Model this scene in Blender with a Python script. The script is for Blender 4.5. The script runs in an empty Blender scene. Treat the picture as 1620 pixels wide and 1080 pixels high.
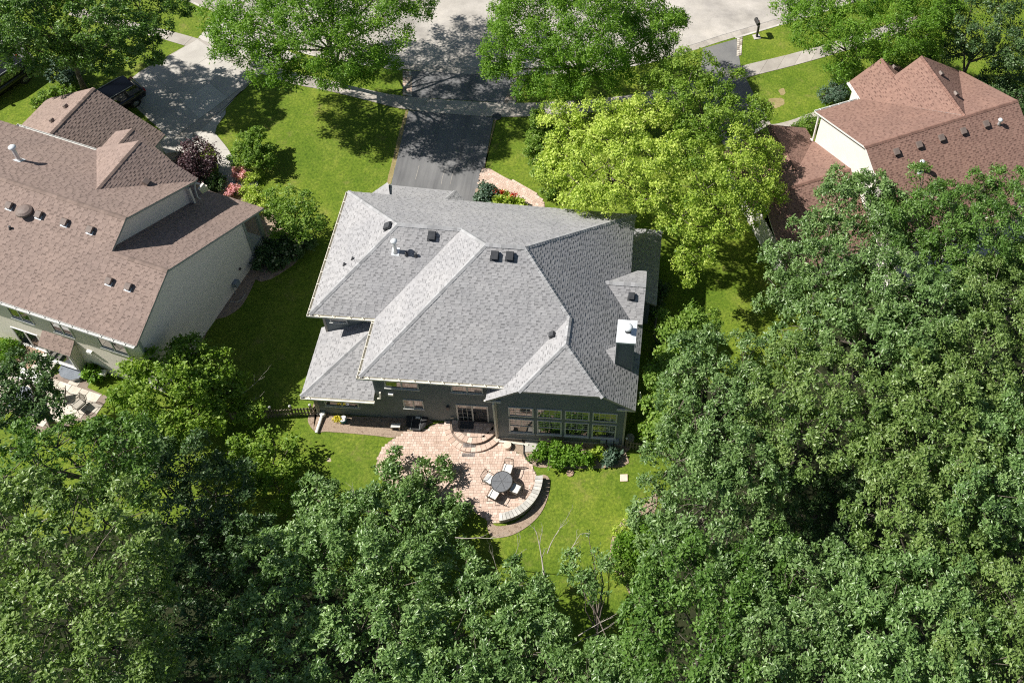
import bpy, math, random
import numpy as np
from mathutils import Vector, Matrix

random.seed(7)
RNG = np.random.default_rng(11)
scene = bpy.context.scene
col = scene.collection
R = math.radians

# ---------------------------------------------------------------- camera, sky, sun, exposure
cam_data = bpy.data.cameras.new('camera')
cam = bpy.data.objects.new('camera', cam_data)
col.objects.link(cam)
scene.camera = cam
cam_data.sensor_fit = 'HORIZONTAL'
cam_data.sensor_width = 36.0
cam_data.lens = 1765.98 / 1620 * 36.0
cam_data.shift_x = (810 - 1186.29) / 1620
cam_data.shift_y = (49.09 - 540) / 1620
cam_data.clip_end = 2000
cam.matrix_world = (Matrix.Translation((17.1126, -39.2837, 62.4140)) @ Matrix.Rotation(-0.120927, 4, 'Z')
                    @ Matrix.Rotation(0.77993, 4, 'X') @ Matrix.Rotation(0.181989, 4, 'Z'))

SUN_TO = Vector((-0.875, 0.035, 1.0)).normalized()
world = bpy.data.worlds.new('World')
scene.world = world
world.use_nodes = True
wn = world.node_tree.nodes
sky = wn.new('ShaderNodeTexSky')
sky.sky_type = 'NISHITA'
sky.sun_disc = False
sky.sun_elevation = math.asin(SUN_TO.z)
sky.sun_rotation = math.atan2(SUN_TO.x, SUN_TO.y)
sky.air_density = 1.0
sky.dust_density = 1.0
wn['Background'].inputs['Strength'].default_value = 0.050
world.node_tree.links.new(sky.outputs[0], wn['Background'].inputs['Color'])

sun_data = bpy.data.lights.new('sun', 'SUN')
sun_data.energy = 5.0
sun_data.angle = R(0.53)
sun_data.color = (1.0, 0.955, 0.88)
sun = bpy.data.objects.new('sun', sun_data)
col.objects.link(sun)
sun.rotation_euler = SUN_TO.to_track_quat('Z', 'Y').to_euler()
sun.location = (-60, 5, 70)

vs = scene.view_settings
vs.view_transform = 'Standard'
vs.look = 'None'
vs.exposure = 0.55
vs.gamma = 1.0
vs.use_curve_mapping = False
scene.render.engine = 'CYCLES'
scene.cycles.pixel_filter_type = 'BLACKMAN_HARRIS'
scene.cycles.filter_width = 1.1
scene.cycles.max_bounces = 6
scene.cycles.diffuse_bounces = 3
scene.cycles.glossy_bounces = 3
scene.cycles.transmission_bounces = 3
scene.cycles.transparent_max_bounces = 4
scene.cycles.use_denoising = False


# ---------------------------------------------------------------- materials
def mat_new(name):
    m = bpy.data.materials.new(name)
    m.use_nodes = True
    nt = m.node_tree
    b = nt.nodes['Principled BSDF']
    return m, nt, b


def ramp(nt, stops):
    r = nt.nodes.new('ShaderNodeValToRGB')
    el = r.color_ramp.elements
    while len(el) < len(stops):
        el.new(0.5)
    for e, (p, c) in zip(el, stops):
        e.position = p
        e.color = (*c, 1)
    return r


def noise(nt, scale, detail=4, rough=0.55, vec=None):
    n = nt.nodes.new('ShaderNodeTexNoise')
    n.inputs['Scale'].default_value = scale
    n.inputs['Detail'].default_value = detail
    n.inputs['Roughness'].default_value = rough
    if vec is not None:
        nt.links.new(vec, n.inputs['Vector'])
    return n


def pos(nt):
    g = nt.nodes.new('ShaderNodeNewGeometry')
    return g.outputs['Position'], g


def mixc(nt, a, b, fac, mode='MIX'):
    m = nt.nodes.new('ShaderNodeMix')
    m.data_type = 'RGBA'
    m.blend_type = mode
    for sock, v in ((m.inputs[6], a), (m.inputs[7], b)):
        if isinstance(v, tuple):
            sock.default_value = (*v, 1)
        else:
            nt.links.new(v, sock)
    if isinstance(fac, float):
        m.inputs[0].default_value = fac
    else:
        nt.links.new(fac, m.inputs[0])
    return m.outputs[2]


def bump(nt, b, h, strength, dist):
    n = nt.nodes.new('ShaderNodeBump')
    n.inputs['Strength'].default_value = strength
    n.inputs['Distance'].default_value = dist
    nt.links.new(h, n.inputs['Height'])
    nt.links.new(n.outputs[0], b.inputs['Normal'])


def piece_random(nt, g):
    """a value for each loose piece of a mesh and for each object"""
    oi = nt.nodes.new('ShaderNodeObjectInfo')
    ad = nt.nodes.new('ShaderNodeMath')
    ad.operation = 'ADD'
    nt.links.new(g.outputs['Random Per Island'], ad.inputs[0])
    nt.links.new(oi.outputs['Random'], ad.inputs[1])
    fr = nt.nodes.new('ShaderNodeMath')
    fr.operation = 'FRACT'
    nt.links.new(ad.outputs[0], fr.inputs[0])
    return fr.outputs[0]


def speckled(name, c1, c2, scale=3.0, fine=40.0, rough=0.85, bstr=0.3, bdist=0.01, spec=0.3, island=None, metal=0.0, c3=None, streak=None):
    """two-scale mottled colour; island = darkest/lightest factor for each loose piece"""
    m, nt, b = mat_new(name)
    p, g = pos(nt)
    n1 = noise(nt, scale, 5, 0.6, p)
    n2 = noise(nt, fine, 3, 0.6, p)
    r1 = ramp(nt, [(0.3, c1), (0.7, c2)] if c3 is None else [(0.28, c1), (0.5, c2), (0.72, c3)])
    nt.links.new(n1.outputs[0], r1.inputs[0])
    r2 = ramp(nt, [(0.25, (0.72, 0.72, 0.72)), (0.75, (1.22, 1.22, 1.22))])
    nt.links.new(n2.outputs[0], r2.inputs[0])
    c = mixc(nt, r1.outputs[0], r2.outputs[0], 1.0, 'MULTIPLY')
    if streak:
        mp_ = nt.nodes.new('ShaderNodeMapping')
        mp_.inputs['Scale'].default_value = streak
        nt.links.new(p, mp_.inputs['Vector'])
        n6 = noise(nt, 1.0, 6, 0.65, mp_.outputs[0])
        r6 = ramp(nt, [(0.34, (0.74, 0.74, 0.75)), (0.5, (1, 1, 1)), (0.68, (1.22, 1.21, 1.2))])
        nt.links.new(n6.outputs[0], r6.inputs[0])
        c = mixc(nt, c, r6.outputs[0], 1.0, 'MULTIPLY')
    if island:
        r3 = ramp(nt, [(q, (v, v, v)) if not isinstance(v, tuple) else (q, v) for q, v in island])
        nt.links.new(piece_random(nt, g), r3.inputs[0])
        c = mixc(nt, c, r3.outputs[0], 1.0, 'MULTIPLY')
    nt.links.new(c, b.inputs['Base Color'])
    b.inputs['Roughness'].default_value = rough
    b.inputs['Specular IOR Level'].default_value = spec
    b.inputs['Metallic'].default_value = metal
    if bstr:
        bump(nt, b, n2.outputs[0], bstr, bdist)
    return m


def leafmat(name, dark, mid, light, gloss=0.4, trans=0.3, spec=0.45):
    m, nt, b = mat_new(name)
    a = nt.nodes.new('ShaderNodeAttribute')
    a.attribute_name = 'tint'
    r = ramp(nt, [(0.0, dark), (0.5, mid), (1.0, light)])
    nt.links.new(a.outputs['Fac'], r.inputs[0])
    nt.links.new(r.outputs[0], b.inputs['Base Color'])
    b.inputs['Roughness'].default_value = gloss
    b.inputs['Specular IOR Level'].default_value = spec
    t = nt.nodes.new('ShaderNodeBsdfTranslucent')
    tc = mixc(nt, r.outputs[0], (1.15, 1.3, 0.45), 1.0, 'MULTIPLY')
    nt.links.new(tc, t.inputs['Color'])
    mx = nt.nodes.new('ShaderNodeMixShader')
    mx.inputs[0].default_value = trans
    nt.links.new(b.outputs[0], mx.inputs[1])
    nt.links.new(t.outputs[0], mx.inputs[2])
    nt.links.new(mx.outputs[0], nt.nodes['Material Output'].inputs['Surface'])
    return m


def shingle_mat(name, base, spread=0.09):
    m, nt, b = mat_new(name)
    p, g = pos(nt)
    lo, hi = 1 - spread, 1 + spread
    r = ramp(nt, [(0.0, tuple(lo * v for v in base)), (0.5, base), (1.0, tuple(hi * v for v in base))])
    nt.links.new(g.outputs['Random Per Island'], r.inputs[0])
    n2 = noise(nt, 60, 3, 0.7, p)
    r2 = ramp(nt, [(0.25, (0.75, 0.75, 0.75)), (0.75, (1.2, 1.2, 1.2))])
    nt.links.new(n2.outputs[0], r2.inputs[0])
    n3 = noise(nt, 0.5, 4, 0.6, p)
    r3 = ramp(nt, [(0.3, (0.92, 0.92, 0.93)), (0.7, (1.07, 1.06, 1.05))])
    nt.links.new(n3.outputs[0], r3.inputs[0])
    c = mixc(nt, r.outputs[0], r2.outputs[0], 1.0, 'MULTIPLY')
    c = mixc(nt, c, r3.outputs[0], 1.0, 'MULTIPLY')
    nt.links.new(c, b.inputs['Base Color'])
    b.inputs['Roughness'].default_value = 0.9
    b.inputs['Specular IOR Level'].default_value = 0.25
    bump(nt, b, n2.outputs[0], 0.4, 0.01)
    return m


def grass_mat():
    m, nt, b = mat_new('lawn grass')
    p, g = pos(nt)
    n1 = noise(nt, 0.35, 5, 0.6, p)
    n2 = noise(nt, 1.7, 6, 0.7, p)
    n3 = noise(nt, 6.5, 6, 0.8, p)
    r1 = ramp(nt, [(0.3, (0.070, 0.128, 0.009)), (0.5, (0.115, 0.176, 0.016)), (0.7, (0.18, 0.225, 0.032))])
    mm = nt.nodes.new('ShaderNodeMath')
    mm.operation = 'MULTIPLY_ADD'
    nt.links.new(n2.outputs[0], mm.inputs[0])
    mm.inputs[1].default_value = 0.55
    ad = nt.nodes.new('ShaderNodeMath')
    ad.operation = 'MULTIPLY'
    nt.links.new(n1.outputs[0], ad.inputs[0])
    ad.inputs[1].default_value = 0.5
    nt.links.new(ad.outputs[0], mm.inputs[2])
    nt.links.new(mm.outputs[0], r1.inputs[0])
    r2 = ramp(nt, [(0.32, (0.42, 0.48, 0.45)), (0.5, (0.97, 0.98, 0.97)), (0.68, (1.75, 1.55, 1.6))])
    nt.links.new(n3.outputs[0], r2.inputs[0])
    c = mixc(nt, r1.outputs[0], r2.outputs[0], 1.0, 'MULTIPLY')
    # clover and coarse grass in darker patches, dry straw-coloured spots
    n5 = noise(nt, 0.22, 5, 0.65, p)
    r5 = ramp(nt, [(0.35, (0.78, 0.86, 0.8)), (0.5, (1, 1, 1)), (0.66, (1.2, 1.12, 1.15))])
    nt.links.new(n5.outputs[0], r5.inputs[0])
    c = mixc(nt, c, r5.outputs[0], 1.0, 'MULTIPLY')
    n4 = noise(nt, 0.8, 8, 0.75, p)
    r4 = ramp(nt, [(0.56, (0, 0, 0)), (0.74, (0.75, 0.75, 0.75))])
    nt.links.new(n4.outputs[0], r4.inputs[0])
    c = mixc(nt, c, (0.24, 0.205, 0.075), r4.outputs[0])
    nt.links.new(c, b.inputs['Base Color'])
    b.inputs['Roughness'].default_value = 0.8
    b.inputs['Specular IOR Level'].default_value = 0.15
    bump(nt, b, n3.outputs[0], 0.8, 0.06)
    return m


def glass_mat(name, tint=(0.012, 0.016, 0.018)):
    m, nt, b = mat_new(name)
    p, g = pos(nt)
    n = noise(nt, 0.8, 2, 0.5, p)
    r = ramp(nt, [(0.3, tint), (0.8, tuple(2.2 * v for v in tint))])
    nt.links.new(n.outputs[0], r.inputs[0])
    nt.links.new(r.outputs[0], b.inputs['Base Color'])
    b.inputs['Roughness'].default_value = 0.03
    b.inputs['IOR'].default_value = 2.3
    b.inputs['Specular IOR Level'].default_value = 0.62
    return m


M = {
    'grass': grass_mat(),
    'soil': speckled('shade darkened litter soil', (0.013, 0.019, 0.006), (0.032, 0.038, 0.013), 1.5, 25, 0.95, 0.6, 0.04),  # litter colour darkened to near black to stand for shade under trees
    'asphalt': speckled('sealed asphalt', (0.14, 0.141, 0.146), (0.19, 0.189, 0.19), 0.35, 45, 0.8, 0.3, 0.006, streak=(1.6, 0.12, 1)),
    'asphalt_dark': speckled('worn asphalt', (0.15, 0.15, 0.152), (0.21, 0.207, 0.20), 0.8, 35, 0.85, 0.3, 0.006),
    'concrete': speckled('pale concrete', (0.42, 0.395, 0.36), (0.56, 0.53, 0.485), 0.7, 30, 0.85, 0.25, 0.006, island=[(0, 0.86), (1, 1.1)]),
    'walk': speckled('sidewalk concrete', (0.33, 0.30, 0.265), (0.46, 0.425, 0.38), 0.9, 30, 0.85, 0.3, 0.006, island=[(0, 0.85), (1, 1.12)]),
    'street': speckled('street concrete', (0.36, 0.335, 0.30), (0.47, 0.44, 0.405), 0.4, 35, 0.85, 0.3, 0.006, streak=(0.3, 0.45, 1)),
    'joint': speckled('joint sand', (0.20, 0.155, 0.125), (0.30, 0.24, 0.20), 3, 40, 0.95, 0.2),
    'paver': speckled('pink clay pavers', (0.52, 0.395, 0.325), (0.63, 0.49, 0.41), 2.0, 30, 0.85, 0.3, 0.004,
                      island=[(0, (0.85, 0.81, 0.78)), (0.35, (0.97, 0.95, 0.94)), (0.75, (1.03, 1.03, 1.03)), (1, (1.18, 1.24, 1.28))]),
    'paver_grey': speckled('grey inlaid pavers', (0.17, 0.15, 0.145), (0.26, 0.235, 0.22), 6.0, 50, 0.9, 0.3, 0.004, island=[(0, 0.6), (1, 1.4)]),
    'wallstone': speckled('tan wall stone', (0.26, 0.22, 0.18), (0.40, 0.35, 0.29), 3.0, 25, 0.9, 0.5, 0.01, island=[(0, 0.75), (1, 1.25)]),
    'capstone': speckled('grey cap stone', (0.40, 0.39, 0.36), (0.56, 0.54, 0.50), 3.0, 25, 0.85, 0.3, 0.006, island=[(0, 0.8), (1, 1.2)]),
    'slab': speckled('buff patio slabs', (0.48, 0.43, 0.36), (0.62, 0.57, 0.50), 2.0, 30, 0.85, 0.3, 0.005, island=[(0, 0.8), (1, 1.15)]),
    'straw': speckled('dry straw grass', (0.22, 0.18, 0.075), (0.36, 0.29, 0.15), 2.5, 25, 0.95, 0.5, 0.03),
    'bare': speckled('bare sandy soil', (0.34, 0.27, 0.19), (0.50, 0.42, 0.32), 2.5, 25, 0.95, 0.5, 0.03),
    'mulch': speckled('bark mulch', (0.20, 0.14, 0.10), (0.40, 0.31, 0.235), 5.0, 28, 0.95, 0.9, 0.05, c3=(0.29, 0.21, 0.16)),
    'roof_grey': shingle_mat('grey asphalt shingles', (0.33, 0.329, 0.336)),
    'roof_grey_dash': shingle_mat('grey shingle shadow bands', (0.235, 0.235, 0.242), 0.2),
    'roof_brown': shingle_mat('brown asphalt shingles', (0.27, 0.205, 0.178)),
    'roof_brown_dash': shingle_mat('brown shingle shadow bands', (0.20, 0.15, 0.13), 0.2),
    'roof_red': shingle_mat('red brown asphalt shingles', (0.252, 0.155, 0.124)),
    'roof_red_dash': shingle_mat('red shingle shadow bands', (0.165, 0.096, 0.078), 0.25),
    'cap_grey': speckled('grey ridge caps', (0.32, 0.322, 0.33), (0.36, 0.362, 0.37), 4, 50, 0.9, 0.3, island=[(0, 0.8), (1, 1.15)]),
    'cap_brown': speckled('brown ridge caps', (0.225, 0.168, 0.142), (0.285, 0.215, 0.185), 4, 50, 0.9, 0.3, island=[(0, 0.8), (1, 1.15)]),
    'cap_red': speckled('red ridge caps', (0.20, 0.115, 0.09), (0.26, 0.15, 0.118), 4, 50, 0.9, 0.3, island=[(0, 0.8), (1, 1.15)]),
    'teal_siding': speckled('grey green siding', (0.148, 0.172, 0.180), (0.183, 0.208, 0.216), 1.2, 30, 0.7, 0.1, 0.003),
    'beige_siding': speckled('grey beige siding', (0.75, 0.69, 0.605), (0.81, 0.75, 0.66), 0.8, 30, 0.7, 0.1, 0.003),
    'white_siding': speckled('cream siding', (0.68, 0.65, 0.59), (0.75, 0.72, 0.66), 0.8, 30, 0.7, 0.1, 0.003),
    'trim_cream': speckled('cream trim', (0.66, 0.63, 0.54), (0.75, 0.72, 0.63), 2, 40, 0.5, 0.05),
    'trim_taupe': speckled('taupe trim', (0.36, 0.33, 0.28), (0.42, 0.385, 0.33), 2, 40, 0.6, 0.05),
    'trim_grey': speckled('pale grey trim', (0.50, 0.50, 0.48), (0.58, 0.58, 0.56), 2, 40, 0.5, 0.05),
    'trim_sage': speckled('sage trim', (0.26, 0.29, 0.265), (0.33, 0.36, 0.33), 2, 40, 0.6, 0.05),
    'white_paint': speckled('white paint', (0.74, 0.73, 0.70), (0.82, 0.81, 0.78), 2, 40, 0.45, 0.05),
    'glass': glass_mat('window glass'),
    'door_dark': speckled('dark door void', (0.02, 0.02, 0.022), (0.035, 0.034, 0.034), 3, 40, 0.6, 0),
    'vent_dark': speckled('charcoal vent metal', (0.045, 0.047, 0.052), (0.07, 0.073, 0.08), 5, 50, 0.5, 0.1),
    'vent_brown': speckled('brown vent metal', (0.16, 0.125, 0.11), (0.22, 0.175, 0.155), 5, 50, 0.5, 0.1),
    'galv': speckled('galvanised metal', (0.55, 0.56, 0.57), (0.72, 0.73, 0.74), 6, 40, 0.38, 0.1, metal=0.6),
    'steel_white': speckled('bright sheet metal', (0.66, 0.69, 0.71), (0.80, 0.83, 0.85), 2, 40, 0.4, 0.05, metal=0.15),
    'black_metal': speckled('black iron', (0.02, 0.02, 0.02), (0.05, 0.048, 0.045), 8, 60, 0.5, 0.1),
    'bronze_metal': speckled('bronze chair metal', (0.055, 0.042, 0.03), (0.10, 0.078, 0.055), 8, 60, 0.5, 0.1),
    'mesh_top': speckled('charcoal mesh top', (0.11, 0.117, 0.13), (0.18, 0.19, 0.205), 14, 120, 0.55, 0.4, 0.004),
    'cushion': speckled('white cushion cloth', (0.66, 0.65, 0.62), (0.78, 0.77, 0.74), 6, 60, 0.9, 0.3, 0.004),
    'weathered': speckled('weathered fence wood', (0.14, 0.115, 0.085), (0.25, 0.215, 0.165), 3, 40, 0.9, 0.4, 0.006, island=[(0, 0.7), (1, 1.3)]),
    'bark': speckled('grey bark', (0.085, 0.070, 0.055), (0.21, 0.18, 0.15), 3, 25, 0.95, 0.8, 0.03),
    'bark_pale': speckled('pale bare wood', (0.26, 0.235, 0.20), (0.46, 0.42, 0.37), 4, 30, 0.95, 0.5, 0.02),
    'carpaint': speckled('black car paint', (0.006, 0.006, 0.007), (0.009, 0.009, 0.01), 2, 30, 0.18, 0, spec=0.6),
    'carglass': glass_mat('car glass', (0.008, 0.009, 0.010)),
    'tyre': speckled('tyre rubber', (0.015, 0.015, 0.015), (0.03, 0.03, 0.03), 6, 60, 0.9, 0.2),
    'rim': speckled('alloy rim', (0.35, 0.35, 0.36), (0.5, 0.5, 0.51), 6, 60, 0.3, 0, metal=0.8),
    'lamp_red': speckled('red lamp lens', (0.22, 0.012, 0.01), (0.3, 0.02, 0.015), 6, 60, 0.2, 0),
    'lamp_clear': speckled('clear lamp lens', (0.5, 0.5, 0.52), (0.65, 0.65, 0.67), 6, 60, 0.15, 0),
    'teal_pot': speckled('teal glazed pot', (0.02, 0.16, 0.17), (0.03, 0.24, 0.25), 5, 40, 0.25, 0),
    'terracotta': speckled('terracotta', (0.30, 0.20, 0.14), (0.42, 0.30, 0.22), 5, 40, 0.85, 0.2),
    'blush_stone': speckled('blush stone', (0.60, 0.47, 0.38), (0.75, 0.62, 0.52), 5, 40, 0.9, 0.3),
    'plastic_clear': speckled('cloudy plastic', (0.20, 0.22, 0.23), (0.30, 0.32, 0.33), 4, 40, 0.3, 0),
    'blue_grey': speckled('blue grey slate', (0.13, 0.15, 0.18), (0.20, 0.225, 0.26), 4, 40, 0.5, 0.1),
    'meter': speckled('meter grey', (0.22, 0.25, 0.28), (0.34, 0.37, 0.40), 8, 50, 0.45, 0.1),
    # foliage
    'l_forest': leafmat('blue green oak leaves', (0.062, 0.125, 0.034), (0.16, 0.268, 0.08), (0.3, 0.42, 0.165), 0.38, 0.3, 0.55),
    'l_magnolia': leafmat('glossy pear leaves', (0.072, 0.145, 0.04), (0.178, 0.3, 0.09), (0.33, 0.46, 0.18), 0.36, 0.3, 0.55),
    'l_olive': leafmat('olive oak leaves', (0.07, 0.132, 0.028), (0.168, 0.262, 0.064), (0.29, 0.38, 0.13), 0.40, 0.3, 0.5),
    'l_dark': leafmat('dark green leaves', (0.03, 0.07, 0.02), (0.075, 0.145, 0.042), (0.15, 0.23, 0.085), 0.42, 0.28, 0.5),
    'l_locust': leafmat('bright locust leaves', (0.06, 0.145, 0.012), (0.15, 0.29, 0.028), (0.26, 0.42, 0.055), 0.5, 0.4, 0.35),
    'l_yellow': leafmat('yellow green birch leaves', (0.15, 0.25, 0.028), (0.45, 0.56, 0.09), (0.66, 0.73, 0.2), 0.5, 0.36, 0.35),
    'l_lime': leafmat('lime green leaves', (0.125, 0.225, 0.024), (0.34, 0.46, 0.065), (0.55, 0.64, 0.14), 0.5, 0.38, 0.35),
    'l_birch': leafmat('fresh green birch leaves', (0.075, 0.155, 0.022), (0.19, 0.31, 0.048), (0.33, 0.44, 0.1), 0.5, 0.38, 0.35),
    'l_maple': leafmat('mid green maple leaves', (0.045, 0.105, 0.018), (0.115, 0.225, 0.04), (0.21, 0.33, 0.085), 0.42, 0.32, 0.45),
    'l_spring': leafmat('spring green maple leaves', (0.080, 0.165, 0.018), (0.205, 0.325, 0.040), (0.34, 0.45, 0.08), 0.5, 0.38, 0.35),
    'l_purple': leafmat('purple plum leaves', (0.028, 0.013, 0.018), (0.075, 0.036, 0.046), (0.17, 0.10, 0.11), 0.45, 0.2, 0.45),
    'l_pink': leafmat('pink blossoms', (0.62, 0.24, 0.28), (0.80, 0.42, 0.46), (0.90, 0.62, 0.64), 0.6, 0.3, 0.2),
    'l_white': leafmat('cream blossoms', (0.40, 0.44, 0.26), (0.58, 0.62, 0.42), (0.75, 0.78, 0.62), 0.6, 0.25, 0.2),
    'l_red': leafmat('red blossoms', (0.45, 0.02, 0.01), (0.62, 0.04, 0.02), (0.75, 0.10, 0.05), 0.6, 0.3, 0.2),
    'l_gold': leafmat('yellow blossoms', (0.55, 0.45, 0.02), (0.75, 0.65, 0.08), (0.85, 0.8, 0.25), 0.6, 0.3, 0.2),
    'l_blue': leafmat('blue green perennial leaves', (0.04, 0.085, 0.05), (0.10, 0.165, 0.11), (0.19, 0.27, 0.19), 0.5, 0.2, 0.35),
}


# ---------------------------------------------------------------- object helpers
def tag(o, label=None, cat=None, group=None, kind=None):
    if label:
        o['label'] = label
    if cat:
        o['category'] = cat
    if group:
        o['group'] = group
    if kind:
        o['kind'] = kind
    return o


def empty(name, loc=(0, 0, 0), rz=0.0, parent=None):
    o = bpy.data.objects.new(name, None)
    o.empty_display_size = 0.3
    col.objects.link(o)
    o.location = loc
    o.rotation_euler.z = rz
    o.parent = parent
    return o


class MB:
    """collects faces; build() links them as one mesh object"""

    def __init__(self):
        self.v = []
        self.f = []
        self.mi = []

    def face(self, pts, mi=0):
        n = len(self.v)
        self.v.extend([tuple(p) for p in pts])
        self.f.append(tuple(range(n, n + len(pts))))
        self.mi.append(mi)

    def box(self, c, s, rz=0.0, mi=0, taper=1.0):
        cx, cy, cz = c
        hx, hy, hz = s[0] / 2, s[1] / 2, s[2] / 2
        ca, sa = math.cos(rz), math.sin(rz)
        n = len(self.v)
        for dz, k in ((-hz, 1.0), (hz, taper)):
            for dx, dy in ((-hx, -hy), (hx, -hy), (hx, hy), (-hx, hy)):
                dx, dy = dx * k, dy * k
                self.v.append((cx + dx * ca - dy * sa, cy + dx * sa + dy * ca, cz + dz))
        for q in ((3, 2, 1, 0), (4, 5, 6, 7), (0, 1, 5, 4), (1, 2, 6, 5), (2, 3, 7, 6), (3, 0, 4, 7)):
            self.f.append(tuple(n + i for i in q))
            self.mi.append(mi)

    def prism(self, poly, z0, z1, mi=0, mside=None):
        """vertical prism over a plan polygon (counter-clockwise)"""
        if sum(poly[i - 1][0] * poly[i][1] - poly[i][0] * poly[i - 1][1] for i in range(len(poly))) < 0:
            poly = poly[::-1]
        n = len(self.v)
        k = len(poly)
        self.v.extend([(p[0], p[1], z0) for p in poly])
        self.v.extend([(p[0], p[1], z1) for p in poly])
        self.f.append(tuple(range(n + k, n + 2 * k)))
        self.mi.append(mi)
        self.f.append(tuple(range(n + k - 1, n - 1, -1)))
        self.mi.append(mi)
        for i in range(k):
            j = (i + 1) % k
            self.f.append((n + i, n + j, n + k + j, n + k + i))
            self.mi.append(mi if mside is None else mside)

    def tube(self, pts, rad, sides=6, cap=True, mi=0):
        pts = [Vector(p) for p in pts]
        if not hasattr(rad, '__len__'):
            rad = [rad] * len(pts)
        n0 = len(self.v)
        up = Vector((0, 0, 1))
        ref = None
        for i, p in enumerate(pts):
            d = (pts[min(i + 1, len(pts) - 1)] - pts[max(i - 1, 0)])
            if d.length < 1e-6:
                d = up.copy()
            d.normalize()
            if ref is None:
                ref = d.orthogonal().normalized()
            ref = (ref - d * ref.dot(d))
            if ref.length < 1e-4:
                ref = d.orthogonal()
            ref.normalize()
            b = d.cross(ref)
            for k in range(sides):
                a = 2 * math.pi * k / sides
                self.v.append(tuple(p + (ref * math.cos(a) + b * math.sin(a)) * rad[i]))
        for i in range(len(pts) - 1):
            for k in range(sides):
                a = n0 + i * sides + k
                b2 = n0 + i * sides + (k + 1) % sides
                self.f.append((a, b2, b2 + sides, a + sides))
                self.mi.append(mi)
        if cap:
            self.f.append(tuple(n0 + k for k in range(sides))[::-1])
            self.f.append(tuple(n0 + (len(pts) - 1) * sides + k for k in range(sides)))
            self.mi += [mi, mi]

    def lathe(self, prof, c, sides=16, mi=0, cap=True):
        """prof: list of (radius, z)"""
        n0 = len(self.v)
        for r, z in prof:
            for k in range(sides):
                a = 2 * math.pi * k / sides
                self.v.append((c[0] + r * math.cos(a), c[1] + r * math.sin(a), c[2] + z))
        for i in range(len(prof) - 1):
            for k in range(sides):
                a = n0 + i * sides + k
                b2 = n0 + i * sides + (k + 1) % sides
                self.f.append((a, b2, b2 + sides, a + sides))
                self.mi.append(mi)
        if cap:
            self.f.append(tuple(n0 + k for k in range(sides))[::-1])
            self.f.append(tuple(n0 + (len(prof) - 1) * sides + k for k in range(sides)))
            self.mi += [mi, mi]

    def mesh(self, name, mats):
        me = bpy.data.meshes.new(name)
        me.from_pydata(self.v, [], self.f)
        for m in mats if isinstance(mats, (list, tuple)) else [mats]:
            me.materials.append(M[m])
        if any(self.mi):
            me.polygons.foreach_set('material_index', self.mi)
        me.update()
        return me

    def build(self, name, mats, parent=None, smooth=False):
        me = self.mesh(name, mats)
        if smooth:
            me.polygons.foreach_set('use_smooth', [True] * len(me.polygons))
        o = bpy.data.objects.new(name, me)
        col.objects.link(o)
        o.parent = parent
        return o


def bevel(o, w=0.02, seg=2):
    md = o.modifiers.new('bevel', 'BEVEL')
    md.width = w
    md.segments = seg
    md.limit_method = 'ANGLE'
    return o


def one(name, mats, parent, fn, *a, **k):
    m = MB()
    getattr(m, fn)(*a, **k)
    return m.build(name, mats, parent)


def copy_tree(o, parent=None):
    c = o.copy()
    col.objects.link(c)
    c.parent = parent
    for ch in list(o.children):
        copy_tree(ch, c)
    return c


def smooth_poly(pts, n=6, closed=True):
    """Catmull-Rom through plan points"""
    out = []
    k = len(pts)
    rng = range(k) if closed else range(k - 1)
    for i in rng:
        p0, p1, p2, p3 = (pts[(i - 1) % k] if closed or i > 0 else pts[i], pts[i],
                          pts[(i + 1) % k], pts[(i + 2) % k] if closed or i + 2 < k else pts[(i + 1) % k])
        for j in range(n):
            t = j / n
            out.append(tuple(0.5 * ((2 * b) + (-a + c) * t + (2 * a - 5 * b + 4 * c - d) * t * t + (-a + 3 * b - 3 * c + d) * t ** 3)
                             for a, b, c, d in zip(p0, p1, p2, p3)))
    if not closed:
        out.append(tuple(pts[-1]))
    return out


def inside(poly, x, y):
    r = False
    j = len(poly) - 1
    for i in range(len(poly)):
        xi, yi = poly[i][0], poly[i][1]
        xj, yj = poly[j][0], poly[j][1]
        if (yi > y) != (yj > y) and x < (xj - xi) * (y - yi) / (yj - yi) + xi:
            r = not r
        j = i
    return r


def spans(poly, y):
    xs = []
    for i in range(len(poly)):
        (x0, y0), (x1, y1) = poly[i - 1], poly[i]
        if (y0 > y) != (y1 > y):
            xs.append(x0 + (x1 - x0) * (y - y0) / (y1 - y0))
    xs.sort()
    return [(xs[i], xs[i + 1]) for i in range(0, len(xs) - 1, 2)]


def sheet(name, poly, z, mats, kind='structure', thick=0.05, parent=None):
    m = MB()
    m.prism(poly, z - thick, z)
    o = m.build(name, mats, parent)
    if kind:
        o['kind'] = kind
    return o


# ---------------------------------------------------------------- building helpers
def plane_frame(pts):
    pts = [Vector(p) for p in pts]
    n = Vector((0, 0, 0))
    for i in range(len(pts)):
        a, b = pts[i - 1], pts[i]
        n += Vector(((a.y - b.y) * (a.z + b.z), (a.z - b.z) * (a.x + b.x), (a.x - b.x) * (a.y + b.y)))
    n.normalize()
    if n.z < 0:
        n = -n
        pts = pts[::-1]
    e1 = Vector((0, 0, 1)).cross(n)
    e1 = e1.normalized() if e1.length > 1e-4 else Vector((1, 0, 0))
    e2 = n.cross(e1)
    return pts, n, e1, e2


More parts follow.
